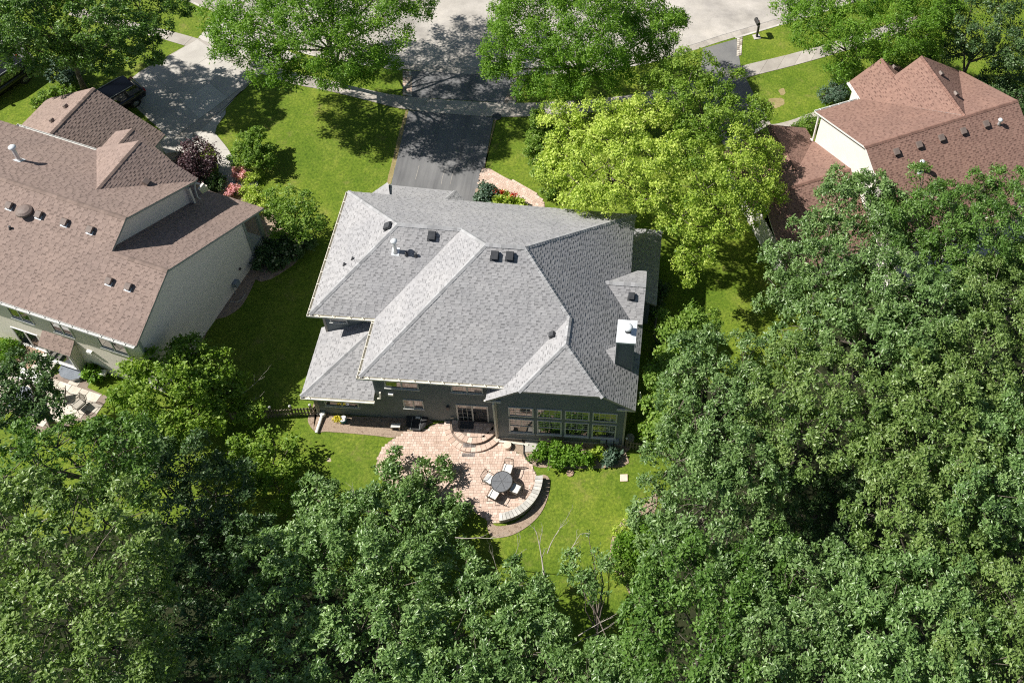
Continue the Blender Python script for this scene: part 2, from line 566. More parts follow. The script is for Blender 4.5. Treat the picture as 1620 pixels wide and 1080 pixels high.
def roof_plane(parent, pts, mat, edge, thick=0.16, expo=0.145, lift=0.0, dash=0.8):
    pts, n, e1, e2 = plane_frame(pts)
    m = MB()
    k = len(pts)
    m.face(pts, 0)
    low = [p - Vector((0, 0, thick)) for p in pts]
    m.face(low[::-1], 1)
    for i in range(k):
        j = (i + 1) % k
        m.face([low[i], low[j], pts[j], pts[i]], 1)
    slab = m.build('roof_plane', [mat, edge], parent)
    o = pts[0]
    poly = [((p - o).dot(e1), (p - o).dot(e2)) for p in pts]
    v0 = min(p[1] for p in poly)
    v1 = max(p[1] for p in poly)
    t = MB()
    rnd = random.Random(int(1000 * abs(pts[0].x + 3 * pts[1].y + v1)))
    W = lambda a, b, h: o + e1 * a + e2 * b + n * (h + lift)
    v = v0
    while v < v1 - 0.02:
        va, vb = v, min(v + expo, v1)
        sa, sb = spans(poly, va + 0.002), spans(poly, vb - 0.002)
        sm = spans(poly, (va + vb) / 2)
        if len(sa) == len(sb) == len(sm):
            segs = [(a, b) for a, b in zip(sa, sb)]
        else:
            segs = [(a, a) for a in sm]
        for (a0, a1), (b0, b1) in segs:
            t.face([W(a0, va, 0.012), W(a1, va, 0.012), W(b1, vb, 0.003), W(b0, vb, 0.003)])
            t.face([W(a0, va, 0.0), W(a1, va, 0.0), W(a1, va, 0.012), W(a0, va, 0.012)])
            x = max(a0, b0) + rnd.uniform(0.0, 0.25)
            xe = min(a1, b1)
            while x < xe - 0.08:
                w = min(rnd.uniform(0.12, 0.34), xe - x)
                h0, h1 = 0.021, 0.012
                t.face([W(x, va, h0), W(x + w, va, h0), W(x + w, vb, h1), W(x, vb, h1)])
                q = len(t.v)
                # share the corner points so that the tab stays one loose piece
                t.v += [tuple(W(x, va, 0.011)), tuple(W(x + w, va, 0.011)), tuple(W(x + w, vb, 0.002)), tuple(W(x, vb, 0.002))]
                for f in ((q, q + 1, q - 3, q - 4), (q + 1, q + 2, q - 2, q - 3), (q + 3, q, q - 4, q - 1)):
                    t.f.append(f)
                    t.mi.append(0)
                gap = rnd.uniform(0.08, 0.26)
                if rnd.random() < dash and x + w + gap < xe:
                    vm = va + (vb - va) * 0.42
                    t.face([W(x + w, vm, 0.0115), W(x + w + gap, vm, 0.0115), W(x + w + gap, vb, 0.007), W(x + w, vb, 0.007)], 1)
                x += w + gap
        v += expo
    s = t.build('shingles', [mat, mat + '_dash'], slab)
    s['kind'] = 'stuff'
    return slab


def ridge(parent, p, q, mat, w=0.13, step=0.2):
    """overlapping bent caps along a hip or a ridge"""
    p, q = Vector(p), Vector(q)
    d = (q - p)
    L = d.length
    d.normalize()
    side = d.cross(Vector((0, 0, 1))).normalized()
    up = side.cross(d)
    m = MB()
    k = max(2, int(L / step))
    for i in range(k):
        a, b = p + d * (L * i / k - 0.03), p + d * (L * (i + 1) / k)
        h0, h1 = 0.062, 0.042
        dr = 0.075 + 0.02 * random.random()
        n = len(m.v)
        for c, h in ((a, h0), (b, h1)):
            m.v += [tuple(c - side * w + up * (h - dr)), tuple(c + up * h), tuple(c + side * w + up * (h - dr)),
                    tuple(c - side * w + up * (h - dr - 0.06)), tuple(c + side * w + up * (h - dr - 0.06))]
        for f in ((n, n + 1, n + 6, n + 5), (n + 1, n + 2, n + 7, n + 6), (n + 3, n, n + 5, n + 8), (n + 2, n + 4, n + 9, n + 7),
                  (n + 3, n + 4, n + 2, n + 1, n)):
            m.f.append(f)
            m.mi.append(0)
    o = m.build('ridge_cap', mat, parent)
    o['kind'] = 'stuff'
    return o


def wall(parent, p0, p1, poly, mat, expo=0.13, lap=True):
    """poly in (along, height); the outward side is to the right of p0 -> p1"""
    p0, p1 = Vector((*p0, 0)), Vector((*p1, 0))
    d = (p1 - p0).normalized()
    n = Vector((d.y, -d.x, 0))
    m = MB()
    P = lambda s, z, h: p0 + d * s + Vector((0, 0, z)) + n * h
    m.face([P(s, z, 0) for s, z in poly])
    m.face([P(s, z, -0.12) for s, z in poly][::-1])
    for i in range(len(poly)):
        a, b = poly[i - 1], poly[i]
        m.face([P(*a, -0.12), P(*b, -0.12), P(*b, 0), P(*a, 0)])
    w = m.build('wall', mat, parent)
    if lap:
        t = MB()
        zs0, zs1 = min(z for _, z in poly), max(z for _, z in poly)
        z = zs0
        while z < zs1 - 0.02:
            z2 = min(z + expo, zs1)
            sa, sb = spans(poly, z + 0.002), spans(poly, z2 - 0.002)
            if len(sa) != len(sb):
                sa = sb = spans(poly, (z + z2) / 2)
            for (a0, a1), (b0, b1) in zip(sa, sb):
                t.face([P(a0, z, 0.018), P(a1, z, 0.018), P(b1, z2, 0.004), P(b0, z2, 0.004)])
                t.face([P(a0, z, 0.002), P(a1, z, 0.002), P(a1, z, 0.018), P(a0, z, 0.018)])
            z += expo
        t.build('siding', mat, w)['kind'] = 'stuff'
    return w


def window(parent, p0, p1, s0, s1, z0, z1, lites=1, rail=False, grid=None, frame='trim_taupe', fw=0.07, name='window', sill=True, grid_in=None):
    """window on the wall p0 -> p1; each light is a pane, grid = (columns, rows) of muntins in each light"""
    p0, p1 = Vector((*p0, 0)), Vector((*p1, 0))
    d = (p1 - p0).normalized()
    n = Vector((d.y, -d.x, 0))
    rz = math.atan2(d.y, d.x)
    m = MB()

    def bar(sa, sb, za, zb, h0, h1, mb=m):
        c = p0 + d * ((sa + sb) / 2) + n * ((h0 + h1) / 2)
        mb.box((c.x, c.y, (za + zb) / 2), (sb - sa, h1 - h0, zb - za), rz)
    bar(s0, s0 + fw, z0, z1, 0.0, 0.06)
    bar(s1 - fw, s1, z0, z1, 0.0, 0.06)
    bar(s0 + fw, s1 - fw, z0, z0 + fw, 0.0, 0.06)
    bar(s0 + fw, s1 - fw, z1 - fw, z1, 0.0, 0.06)
    w = (s1 - s0 - fw * (lites + 1)) / lites
    cells = []
    for i in range(lites):
        a = s0 + fw + i * (w + fw)
        if i:
            bar(a - fw, a, z0 + fw, z1 - fw, 0.0, 0.057)
        if rail:
            zm = (z0 + z1) / 2
            bar(a, a + w, zm - 0.025, zm + 0.025, 0.02, 0.055)
            cells += [(a, a + w, z0 + fw, zm - 0.025), (a, a + w, zm + 0.025, z1 - fw)]
        else:
            cells.append((a, a + w, z0 + fw, z1 - fw))
    o = m.build(name, frame, parent)
    for k, (a, b, c, e) in enumerate(cells):
        g = MB()
        bar(a, b, c, e, 0.018, 0.028, g)
        g.build('pane', 'glass', o)
        if grid and (grid_in is None or k in grid_in):
            g = MB()
            for i in range(1, grid[0]):
                x = a + (b - a) * i / grid[0]
                bar(x - 0.011, x + 0.011, c, e, 0.03, 0.036, g)
            for i in range(1, grid[1]):
                z = c + (e - c) * i / grid[1]
                bar(a, b, z - 0.011, z + 0.011, 0.03, 0.0375, g)
            g.build('muntins', frame, o)
    if sill:
        g = MB()
        bar(s0 - 0.04, s1 + 0.04, z0 - 0.05, z0 - 0.002, 0.02, 0.11, g)
        g.build('sill', frame, o)
    return o


def gutter(parent, p, q, out, z, mat='trim_cream', gap=0.8):
    """open channel with hanger straps along an eave"""
    p, q, out = Vector((*p, 0)), Vector((*q, 0)), Vector((*out, 0)).normalized()
    d = (q - p)
    L = d.length
    d.normalize()
    rz = math.atan2(d.y, d.x)
    m = MB()
    c = (p + q) / 2
    for off, w, zc, h in ((0.012, 0.02, z - 0.05, 0.11), (0.145, 0.022, z - 0.045, 0.13), (0.078, 0.11, z - 0.10, 0.02)):
        k = c + out * off
        m.box((k.x, k.y, zc), (L, w, h), rz)
    for s in (0.011, L - 0.011):
        k = p + d * s + out * 0.078
        m.box((k.x, k.y, z - 0.045), (0.02, 0.11, 0.088), rz)
    s = 0.4
    while s < L - 0.1:
        k = p + d * s + out * 0.072
        m.box((k.x, k.y, z + 0.026), (0.045, 0.17, 0.012), rz)
        s += gap * random.uniform(0.85, 1.15)
    return m.build('gutter', mat, parent)


def downspout(parent, pts, mat, r=0.05):
    m = MB()
    m.tube(pts, r, 4)
    return m.build('downspout', mat, parent)


def tilt_box(m, o, e1, e2, n, c, s, mi=0, top=None):
    """box in a roof frame; top = (shrink x, shrink y, shift y) of its upper face"""
    hx, hy = s[0] / 2, s[1] / 2
    k = len(m.v)
    tx, ty, sh = top or (1, 1, 0)
    for z, fx, fy, dy in ((c[2], 1, 1, 0), (c[2] + s[2], tx, ty, sh)):
        for a, b in ((-hx, -hy), (hx, -hy), (hx, hy), (-hx, hy)):
            m.v.append(tuple(o + e1 * (c[0] + a * fx) + e2 * (c[1] + b * fy + dy) + n * z))
    for q in ((3, 2, 1, 0), (4, 5, 6, 7), (0, 1, 5, 4), (1, 2, 6, 5), (2, 3, 7, 6), (3, 0, 4, 7)):
        m.f.append(tuple(k + i for i in q))
        m.mi.append(mi)


def slope_frame(nx, ny, s):
    """frame of a roof plane that falls towards (nx, ny) with rise/run s"""
    n = Vector((nx * s, ny * s, 1)).normalized()
    e1 = Vector((0, 0, 1)).cross(n).normalized()
    return e1, n.cross(e1), n


def box_vent(parent, at, fr, mat='vent_dark', size=0.42, name='roof_vent', flange=None):
    e1, e2, n = fr
    o = Vector(at)
    m = MB()
    tilt_box(m, o, e1, e2, n, (0, 0, 0.0), (size * 0.8, size * 0.8, 0.10))
    tilt_box(m, o, e1, e2, n, (0, 0, 0.10), (size, size * 1.12, 0.13), top=(0.9, 0.86, 0.0))
    v = m.build(name, mat, parent)
    f = MB()
    tilt_box(f, o, e1, e2, n, (0, -size * 0.45, 0.022), (size * 1.15, size * 0.7, 0.008))
    f.build('flange', flange or mat, v)
    return v


def flue_pipe(parent, at, fr, h, r=0.09, name='flue_pipe', collar=True):
    e1, e2, n = fr
    x, y, z = at
    m = MB()
    m.lathe([(r * 1.7, 0.0), (r * 1.05, 0.16), (r, 0.17), (r, h), (r * 0.7, h + 0.02)], (x, y, z - 0.05), 12)
    o = m.build(name, 'galv', parent, True)
    c = MB()
    c.lathe([(r * 0.9, h - 0.02), (r * 1.9, h + 0.03), (r * 2.0, h + 0.10), (r * 1.2, h + 0.17), (r * 0.2, h + 0.2)], (x, y, z - 0.05), 14)
    c.build('rain_cap', 'steel_white', o, True)
    if collar:
        f = MB()
        tilt_box(f, Vector(at), e1, e2, n, (0, 0, 0.022), (0.42, 0.46, 0.01))
        f.build('flashing', 'steel_white', o)
    return o


def post(parent, x, y, z0, z1, w, mat, name='corner_trim', rz=0.0):
    return one(name, mat, parent, 'box', (x, y, (z0 + z1) / 2), (w, w, z1 - z0), rz)


# ---------------------------------------------------------------- main house
H, S = 5.6, 0.7724
XL2, XR, W1, W2 = 3.487, 17.065, 8.13, 11.502
HS, YJ, AJ, YE = 4.844, -10.08, 2.194, -12.064
Z1, Z2 = H + S * W1 / 2, H + S * W2 / 2
TT = 2.747
XS, ZS = XR - W2 / 2 + TT, H + S * (W2 / 2 - TT)
YS = -W2 / 2 - TT
XR2 = XR + (H - HS) / S
XLS = 2 * XS - XR2
WY = -11.1
house = tag(empty('grey_house', (0, 0, 0)), 'two storey house with grey hipped shingle roof and dark grey green siding', 'house')
g = 'roof_grey'
ed = 'trim_taupe'
hw = W1 / 2
hb = W2 / 2
roof_plane(house, [(0, 0, H), (XR, 0, H), (XR - hb, -hb, Z2), (XL2 + hb, -hb, Z2), (XL2 + hw, -hw, Z1), (hw, -hw, Z1)], g, ed)
roof_plane(house, [(0, 0, H), (hw, -hw, Z1), (0, -W1, H)], g, ed)
roof_plane(house, [(0, -W1, H), (XL2, -W1, H), (XL2 + hw, -hw, Z1), (hw, -hw, Z1)], g, ed)
roof_plane(house, [(XL2, -W1, H), (XL2, -W2, H), (XL2 + hb, -hb, Z2), (XL2 + hw, -hw, Z1)], g, ed)
dv = (ZS - H) / S
roof_plane(house, [(XL2, -W2, H), (XS - dv, -W2, H), (XS, YS, ZS), (XR - hb, -hb, Z2), (XL2 + hb, -hb, Z2)], g, ed)
roof_plane(house, [(XS, YS, ZS), (XS, YJ, ZS), (XS - AJ, YE, ZS - S * AJ), (XLS, YE, HS), (XLS, WY - 0.02, HS), (XS - dv, -W2 + 0.3, H)], g, ed)
roof_plane(house, [(XS, YJ, ZS), (XS - AJ, YE, ZS - S * AJ), (XS + AJ, YE, ZS - S * AJ)], g, ed)
roof_plane(house, [(XR, 0, H), (XR - hb, -hb, Z2), (XS, YS, ZS), (XS, YJ, ZS), (XS + AJ, YE, ZS - S * AJ), (XR2, YE, HS), (XR2, -5.4, HS), (XR, -5.4, H)], g, ed)
for a, b in (((0, 0, H), (hw, -hw, Z1)), ((0, -W1, H), (hw, -hw, Z1)), ((hw, -hw, Z1), (XL2 + hw, -hw, Z1)), ((XL2 + hw, -hw, Z1), (XL2 + hb, -hb, Z2)),
             ((XL2 + hb, -hb, Z2), (XR - hb, -hb, Z2)), ((XL2, -W2, H), (XL2 + hb, -hb, Z2)), ((XR, 0, H), (XR - hb, -hb, Z2)),
             ((XS, YS, ZS), (XR - hb, -hb, Z2)), ((XS, YJ, ZS), (XS, YS, ZS)), ((XS - AJ, YE, ZS - S * AJ), (XS, YJ, ZS)), ((XS + AJ, YE, ZS - S * AJ), (XS, YJ, ZS))):
    ridge(house, a, b, 'cap_grey')
# little gable over the right eave
YD, ZD, ED = -5.42, 6.62, 5.28
wd = (ZD - ED) / S
XD1 = 18.02
for sg in (1, -1):
    ye = YD + sg * wd
    roof_plane(house, [(XR - (ZD - H) / S, YD, ZD), (XD1, YD, ZD), (XD1, ye, ED), (XR - (ED - H) / S, ye, ED)], g, ed, 0.12)
ridge(house, (XR - (ZD - H) / S, YD, ZD), (XD1, YD, ZD), 'cap_grey')
wall(house, (XD1 - 0.25, YD - wd + 0.2), (XD1 - 0.25, YD + wd - 0.2), [(0, 0), (2 * wd - 0.4, 0), (2 * wd - 0.4, ED), (wd - 0.2, ZD - 0.2), (0, ED)], 'teal_siding')
# lower roof of the left rear corner
LE, SL = 2.8, 0.56
roof_plane(house, [(0.04, -7.4, LE), (0.04, -11.5, LE), (3.87, -7.67, LE + SL * 3.83), (3.6, -7.4, LE + SL * 3.56)], g, 'trim_cream', 0.14)
roof_plane(house, [(0.04, -11.5, LE), (3.88, -11.5, LE), (3.88, -7.66, LE + SL * 3.84)], g, 'trim_cream', 0.14)
ridge(house, (0.04, -11.5, LE), (3.86, -7.68, LE + SL * 3.82), 'cap_grey')
# lower roof on the right, in the shade of the house
roof_plane(house, [(16.66, -4.42, 3.9), (18.8, -4.42, 2.8), (18.8, 0.9, 2.8), (16.66, -1.24, 3.9)], g, ed, 0.14)
roof_plane(house, [(16.66, -1.24, 3.9), (18.8, 0.9, 2.8), (14.5, 0.9, 2.8), (14.5, -1.24, 3.9)], g, ed, 0.14)
ridge(house, (16.66, -1.24, 3.9), (18.8, 0.9, 2.8), 'cap_grey')
# garage wing in front
GF, GB = 2.8, 4.45
roof_plane(house, [(1.5, 2.68, GF), (5.57, 2.6, GF), (4.55, -0.42, GB), (2.5, -0.42, GB)], g, ed, 0.14)
roof_plane(house, [(5.57, 2.6, GF), (7.3, 0.75, GF), (7.6, -0.42, GF), (4.55, -0.42, GB)], g, ed, 0.14)
roof_plane(house, [(1.5, 2.68, GF), (2.5, -0.42, GB), (-0.5, -0.42, GF), (-0.2, 1.0, GF)], g, ed, 0.14)
ridge(house, (5.57, 2.6, GF), (4.55, -0.42, GB), 'cap_grey')
ridge(house, (1.5, 2.68, GF), (2.5, -0.42, GB), 'cap_grey')
# walls
T = 'teal_siding'
rect = lambda L, z0, z1: [(0, z0), (L, z0), (L, z1), (0, z1)]
wall(house, (0.55, WY), (3.9, WY), rect(3.35, 0, 2.68), T)
wall(house, (3.9, WY), (10.56, WY), rect(6.66, 0, 5.46), T)
wall(house, (0.45, -7.73), (3.9, -7.73), rect(3.45, 2.6, 5.5), T)
wall(house, (3.9, -7.73), (3.9, WY), rect(3.37, 2.6, 5.5), T)
wall(house, (0.45, -0.42), (0.45, -7.73), rect(7.31, 0, 5.5), T)
wall(house, (0.55, -7.73), (0.55, WY), rect(3.37, 0, 2.7), T)
wall(house, (16.65, -0.42), (0.45, -0.42), rect(16.2, 0, 5.5), T)
wall(house, (16.65, -4.0), (16.65, -0.42), rect(3.58, 0, 5.5), T)
wall(house, (17.56, -11.88), (17.56, -4.0), rect(7.88, 0, 4.95), T)
wall(house, (10.56, WY), (10.56, -11.88), rect(0.78, 0, 4.9), T)
sr0, sr1 = (10.56, -11.88), (17.56, -11.88)
kx = lambda x: HS + S * (x - XLS) - 0.19
wall(house, sr0, sr1, [(0, 0), (7.0, 0), (7.0, kx(10.56)), (7.0 - 1.31, 6.05), (1.31, 6.05), (0, kx(10.56))], T)
wall(house, (6.4, 1.3), (0.4, 1.3), rect(6.0, 0, 2.75), T)
wall(house, (0.4, 1.3), (0.4, -0.42), rect(1.72, 0, 2.75), T)
wall(house, (6.4, -0.42), (6.4, 1.3), rect(1.72, 0, 2.75), T)
wall(house, (18.4, -4.1), (18.4, 0.5), rect(4.6, 0, 2.72), T)
wall(house, (18.4, 0.5), (14.6, 0.5), rect(3.8, 0, 2.72), T)
wall(house, (17.56, -4.1), (18.4, -4.1), rect(0.84, 0, 2.72), T)
dg = one('garage_door', 'trim_taupe', house, 'box', (3.5, 1.36, 1.1), (4.9, 0.06, 2.15))
for x, y, z1 in ((0.55, WY, 2.68), (17.56, -11.88, 4.95), (0.47, -7.73, 5.5), (10.56, -11.88, 4.9)):
    post(house, x, y, 0 if z1 != 5.5 else 2.9, z1, 0.11, 'trim_taupe')
# frieze returns under the clipped gable
one('cornice_return', 'trim_cream', house, 'box', (10.42, -11.97, 4.66), (0.9, 0.1, 0.1))
one('cornice_return', 'trim_cream', house, 'box', (17.55, -11.97, 4.66), (1.0, 0.1, 0.1))
one('foundation', 'concrete', house, 'box', (14.06, -11.9, 0.09), (7.02, 0.06, 0.2))
# gutters
gutter(house, (0, -W1), (XL2 - 0.02, -W1), (0, -1), H - 0.03)
gutter(house, (0, -W1 - 0.15), (0, -0.02), (-1, 0), H - 0.03)
gutter(house, (XL2, -W2 - 0.15), (XL2, -W1 - 0.16), (-1, 0), H - 0.03)
gutter(house, (XL2, -W2), (XS - dv - 0.05, -W2), (0, -1), H - 0.03)
gutter(house, (0.04, -11.5), (3.95, -11.5), (0, -1), LE - 0.03, 'trim_cream', 9)
downspout(house, [(10.44, -11.6, 4.55), (10.44, -11.94, 4.3), (10.5, -11.95, 0.15), (10.6, -12.1, 0.1), (11.6, -12.15, 0.09), (12.3, -12.2, 0.08)], 'trim_cream', 0.07)
downspout(house, [(0.42, -11.3, 2.6), (0.5, -11.18, 2.3), (0.5, -11.2, 0.25), (0.45, -11.3, 0.2)], 'trim_taupe', 0.06)
downspout(house, [(4.05, -11.35, 2.75), (4.2, -11.3, 2.75), (4.2, -11.2, 3.2)], 'trim_cream', 0.06)
downspout(house, [(18.2, -10.9, 4.65), (18.25, -10.9, 4.4), (18.3, -11.35, 4.3)], 'trim_cream', 0.06)
# rear windows: start and end along the wall, sill and head height
window(house, (3.9, WY), (10.56, WY), 0.62, 2.42, 3.72, 4.85, 2, False, None, 'trim_grey')
window(house, (3.9, WY), (10.56, WY), 4.15, 5.86, 3.72, 4.85, 2, False, None, 'trim_grey')
window(house, (3.9, WY), (10.56, WY), 1.42, 2.52, 1.42, 2.42, 2, False, None, 'trim_grey', 0.055)
window(house, (3.9, WY), (10.56, WY), 4.28, 6.05, 0.12, 2.25, 2, False, (3, 4), 'trim_grey', 0.085, 'sliding_door', True, (0,))
window(house, (0.55, WY), (3.9, WY), 0.45, 2.3, 1.05, 2.15, 2, False, None, 'trim_grey')
window(house, (0.45, -7.73), (3.9, -7.73), 0.35, 1.3, 4.2, 5.2, 1, False, None, 'trim_grey')
for a, b in ((0.66, 2.02), (2.20, 3.55), (3.71, 5.05), (5.21, 6.56)):
    window(house, sr0, sr1, a, b, 2.97, 4.02, 1, False, (4, 3), 'trim_grey', 0.07, 'window', False)
    window(house, sr0, sr1, a, b, 0.95, 2.62, 1, True, (4, 3), 'trim_grey', 0.07, 'window', True, (1,))
# chimney with cricket
CX0, CX1, CY0, CY1, CZ = 16.74, 17.62, -9.93, -8.75, 8.22
ch = one('chimney', T, house, 'box', ((CX0 + CX1) / 2, (CY0 + CY1) / 2, (4.3 + CZ) / 2), (CX1 - CX0, CY1 - CY0, CZ - 4.3))
for x, y in ((CX0, CY0), (CX1, CY0)):
    post(ch, x, y, 4.6, CZ, 0.09, 'teal_siding', 'corner_board')
cp = MB()
cx, cy = (CX0 + CX1) / 2, (CY0 + CY1) / 2
cp.box((cx, cy, CZ + 0.05), (CX1 - CX0 + 0.16, CY1 - CY0 + 0.16, 0.14))
cp.box((cx, cy, CZ + 0.145), (CX1 - CX0 + 0.1, CY1 - CY0 + 0.1, 0.05), 0, 0, 0.5)
cp.build('chase_cover', 'steel_white', ch)
fl = MB()
fl.lathe([(0.17, 0), (0.16, 0.03), (0.15, 0.30)], (cx + 0.06, cy, CZ + 0.17), 18)
fo = fl.build('flue', 'vent_dark', ch, True)
fl = MB()
fl.lathe([(0.2, 0.31), (0.235, 0.34), (0.235, 0.42), (0.15, 0.47), (0.04, 0.49)], (cx + 0.06, cy, CZ + 0.17), 18)
fl.build('flue_cap', 'steel_white', ch, True)
for sg in (1, -1):
    zc = H + S * (XR - (CX0 - 0.62))
    roof_plane(house, [(CX0 - 0.62, cy - 0.1, zc), (CX0 - 0.03, cy - 0.1, zc), (CX0 - 0.03, cy - 0.1 + sg * 0.62, zc - 0.5)], g, ed, 0.05)
# vents and pipes on the roof
FL1, FR1, FR2 = slope_frame(-1, 0, S), slope_frame(0, -1, S), slope_frame(0, -1, S)
box_vent(house, (3.56, -4.03, 8.34), FL1)
box_vent(house, (5.99, -4.42, 8.47), FR1)
box_vent(house, (9.76, -6.16, 9.73), FR2)
box_vent(house, (10.56, -6.14, 9.75), FR2)
box_vent(house, (13.3, -9.33, 7.335), slope_frame(-1, 0, S), 'vent_dark', 0.3)
box_vent(house, (17.25, -5.92, 6.24), slope_frame(0, -1, S), 'vent_dark', 0.36)
flue_pipe(house, (4.14, -5.24, 7.83), FR1, 1.0)
for a in ((4.74, -5.34, 7.75), (5.25, -5.35, 7.74)):
    one('vent_stub', 'vent_dark', house, 'lathe', [(0.12, -0.02), (0.07, 0.1), (0.07, 0.24), (0.045, 0.25)], a, 10)
for a in ((1.76, -5.39, 6.96), (1.32, -5.58, 6.62)):
    one('vent_stub', 'vent_dark', house, 'lathe', [(0.11, -0.02), (0.06, 0.08), (0.06, 0.18), (0.04, 0.19)], a, 10)
# small fixtures on the rear wall
one('wall_light', 'vent_dark', house, 'box', (7.75, WY - 0.09, 1.85), (0.16, 0.16, 0.34))
one('dryer_vent', 'white_paint', house, 'box', (4.75, WY - 0.06, 2.95), (0.26, 0.12, 0.2))
one('outlet_box', 'trim_taupe', house, 'box', (7.9, WY - 0.05, 0.62), (0.16, 0.1, 0.12))
for x, w_, h_ in ((16.45, 0.3, 0.35), (16.85, 0.34, 0.6), (17.2, 0.24, 0.3)):
    one('utility_meter', 'meter', house, 'box', (x, -11.98, 0.75 if w_ < 0.33 else 0.6), (w_, 0.18, h_))

# ---------------------------------------------------------------- left house
LS = 0.606
lh = tag(empty('brown_roof_house', (-9.794, -5.287, 0), -0.2559), 'beige sided house with brown shingle roof and front cross gables', 'house')
lg, le = 'roof_brown', 'trim_sage'
ZR, ZR2, VR2, V0, ZE = 9.118, 8.159, -1.582, -4.997, 6.088
UL = -15.5
roof_plane(lh, [(UL, 0, ZR), (0, 0, ZR), (0, 4.86, 6.172), (UL, 4.86, 6.172)], lg, le)
roof_plane(lh, [(UL, 0, ZR), (0, 0, ZR), (0, VR2, ZR2), (3.263, VR2, ZR2), (3.263, V0, ZE), (UL, V0, ZE)], lg, le)
S2 = 0.596
roof_plane(lh, [(-0.4, VR2, ZR2), (3.263, VR2, ZR2), (3.263, 5.943, ZR2 - S2 * (5.943 - VR2)), (-0.4, 5.943, ZR2 - S2 * (5.943 - VR2))], lg, le)
ridge(lh, (UL, 0, ZR), (0, 0, ZR), 'cap_brown')
ridge(lh, (0, VR2, ZR2), (3.263, VR2, ZR2), 'cap_brown')
# cross gable and the lower gable in front of it
CU, CZ1, SC = -3.15, 8.2, 0.65
roof_plane(lh, [(CU, 1.52, CZ1), (CU, 5.15, CZ1), (-6.4, 5.15, CZ1 - SC * 3.25), (-6.4, 4.9, CZ1 - SC * 3.25)], lg, le, lift=0.004)
roof_plane(lh, [(CU, 1.52, CZ1), (CU, 5.15, CZ1), (0.02, 5.15, CZ1 - SC * 3.17), (0.02, 4.85, CZ1 - SC * 3.17)], lg, le, lift=0.004)
ridge(lh, (CU, 1.52, CZ1), (CU, 5.15, CZ1), 'cap_brown')
GU, GZ2 = -5.05, 6.75
roof_plane(lh, [(GU, 5.0, GZ2), (GU, 6.62, GZ2), (-6.4, 6.62, GZ2 - 0.65 * 1.35), (-6.4, 4.9, GZ2 - 0.65 * 1.35)], lg, le)
roof_plane(lh, [(GU, 5.0, GZ2), (GU, 6.62, GZ2), (-2.9, 6.3, GZ2 - 0.65 * 2.15), (-0.4, 5.5, GZ2 - 0.65 * 4.4), (-0.4, 5.0, GZ2 - 0.65 * 4.4)], lg, le)
ridge(lh, (GU, 5.3, GZ2), (GU, 6.62, GZ2), 'cap_brown')
# garage wing
AU, AZ = -9.62, 5.95
roof_plane(lh, [(AU, 4.3, AZ), (AU, 9.0, AZ), (-13.8, 9.0, 3.1), (-13.8, 4.3, 3.1)], lg, le)
roof_plane(lh, [(AU, 4.3, AZ), (AU, 9.0, AZ), (-5.5, 9.0, 3.2), (-5.5, 4.3, 3.2)], lg, le)
ridge(lh, (AU, 4.6, AZ), (AU, 9.0, AZ), 'cap_brown')
B = 'beige_siding'
wall(lh, (-5.9, 8.75), (-13.4, 8.75), [(0, 0), (7.5, 0), (7.5, 3.1), (3.72, 5.7), (0, 3.2)], B)
wall(lh, (-5.9, 4.4), (-5.9, 8.75), rect(4.35, 0, 3.2), B)
wall(lh, (-13.4, 8.75), (-13.4, 4.4), rect(4.35, 0, 3.1), B)
wall(lh, (UL, -4.6), (2.96, -4.6), rect(2.96 - UL, 0, 6.15), B)
wall(lh, (0.0, 4.46), (UL, 4.46), rect(-UL, 0, 6.1), B)
wall(lh, (-0.8, 6.35), (-6.0, 6.35), rect(5.2, 0, 3.5), B)
wall(lh, (-0.8, 4.5), (-0.8, 6.2), rect(1.7, 0, 3.9), B)
top = lambda v: ZR2 - S2 * (v - VR2) - 0.2
gw = lambda v: ZE + LS * (v - V0) - 0.2
# upper gable wall that stands on the lower roof
wall(lh, (-0.28, VR2 + 0.1), (-0.28, 4.5), [(0, top(VR2)), (4.4 - VR2, top(4.5)), (4.4 - VR2, 6.2), (-VR2 - 0.1, 8.88), (0, 7.95)], B)
# right gable wall
wall(lh, (2.96, -4.6), (2.96, 4.35), [(0, 0), (8.95, 0), (8.95, top(4.35)), (-1.582 + 4.6, ZR2 - 0.2), (0, gw(-4.6))], B)
wall(lh, (2.96, 4.35), (0.0, 4.35), rect(2.96, 0, top(4.35)), B)
post(lh, 2.9, 5.6, 0, 3.75, 0.2, 'trim_sage', 'porch_column')
post(lh, -0.4, 5.6, 0, 3.75, 0.2, 'trim_sage', 'porch_column')
post(lh, 2.98, -4.58, 0, 6.2, 0.12, 'trim_sage')
post(lh, 2.98, 4.33, 0, 4.5, 0.12, 'trim_sage')
one('porch_floor', 'concrete', lh, 'box', (1.2, 5.15, 0.12), (3.6, 1.55, 0.24))
pr = one('porch_rail', 'trim_sage', lh, 'box', (2.9, 4.98, 1.1), (0.08, 1.1, 0.07))
for k in range(8):
    one('baluster', 'trim_sage', pr, 'box', (2.9, 4.5 + 0.137 * k, 0.65), (0.04, 0.04, 0.84))
one('beam', 'trim_sage', lh, 'box', (1.25, 5.6, 3.62), (3.3, 0.2, 0.22))
for sg, u0, u1 in ((1, 0, 0),):
    gutter(lh, (UL, V0), (3.2, V0), (0, -1), ZE - 0.03, 'trim_grey')
gutter(lh, (-11.6, 4.86), (-6.4, 4.86), (0, 1), 6.13, 'trim_grey', 9)
downspout(lh, [(-0.05, 4.95, 6.05), (0.0, 4.75, 5.7), (0.1, 4.6, 5.0), (0.1, 4.75, 4.62)], 'trim_grey', 0.045)
rw0, rw1 = (UL, -4.6), (2.96, -4.6)
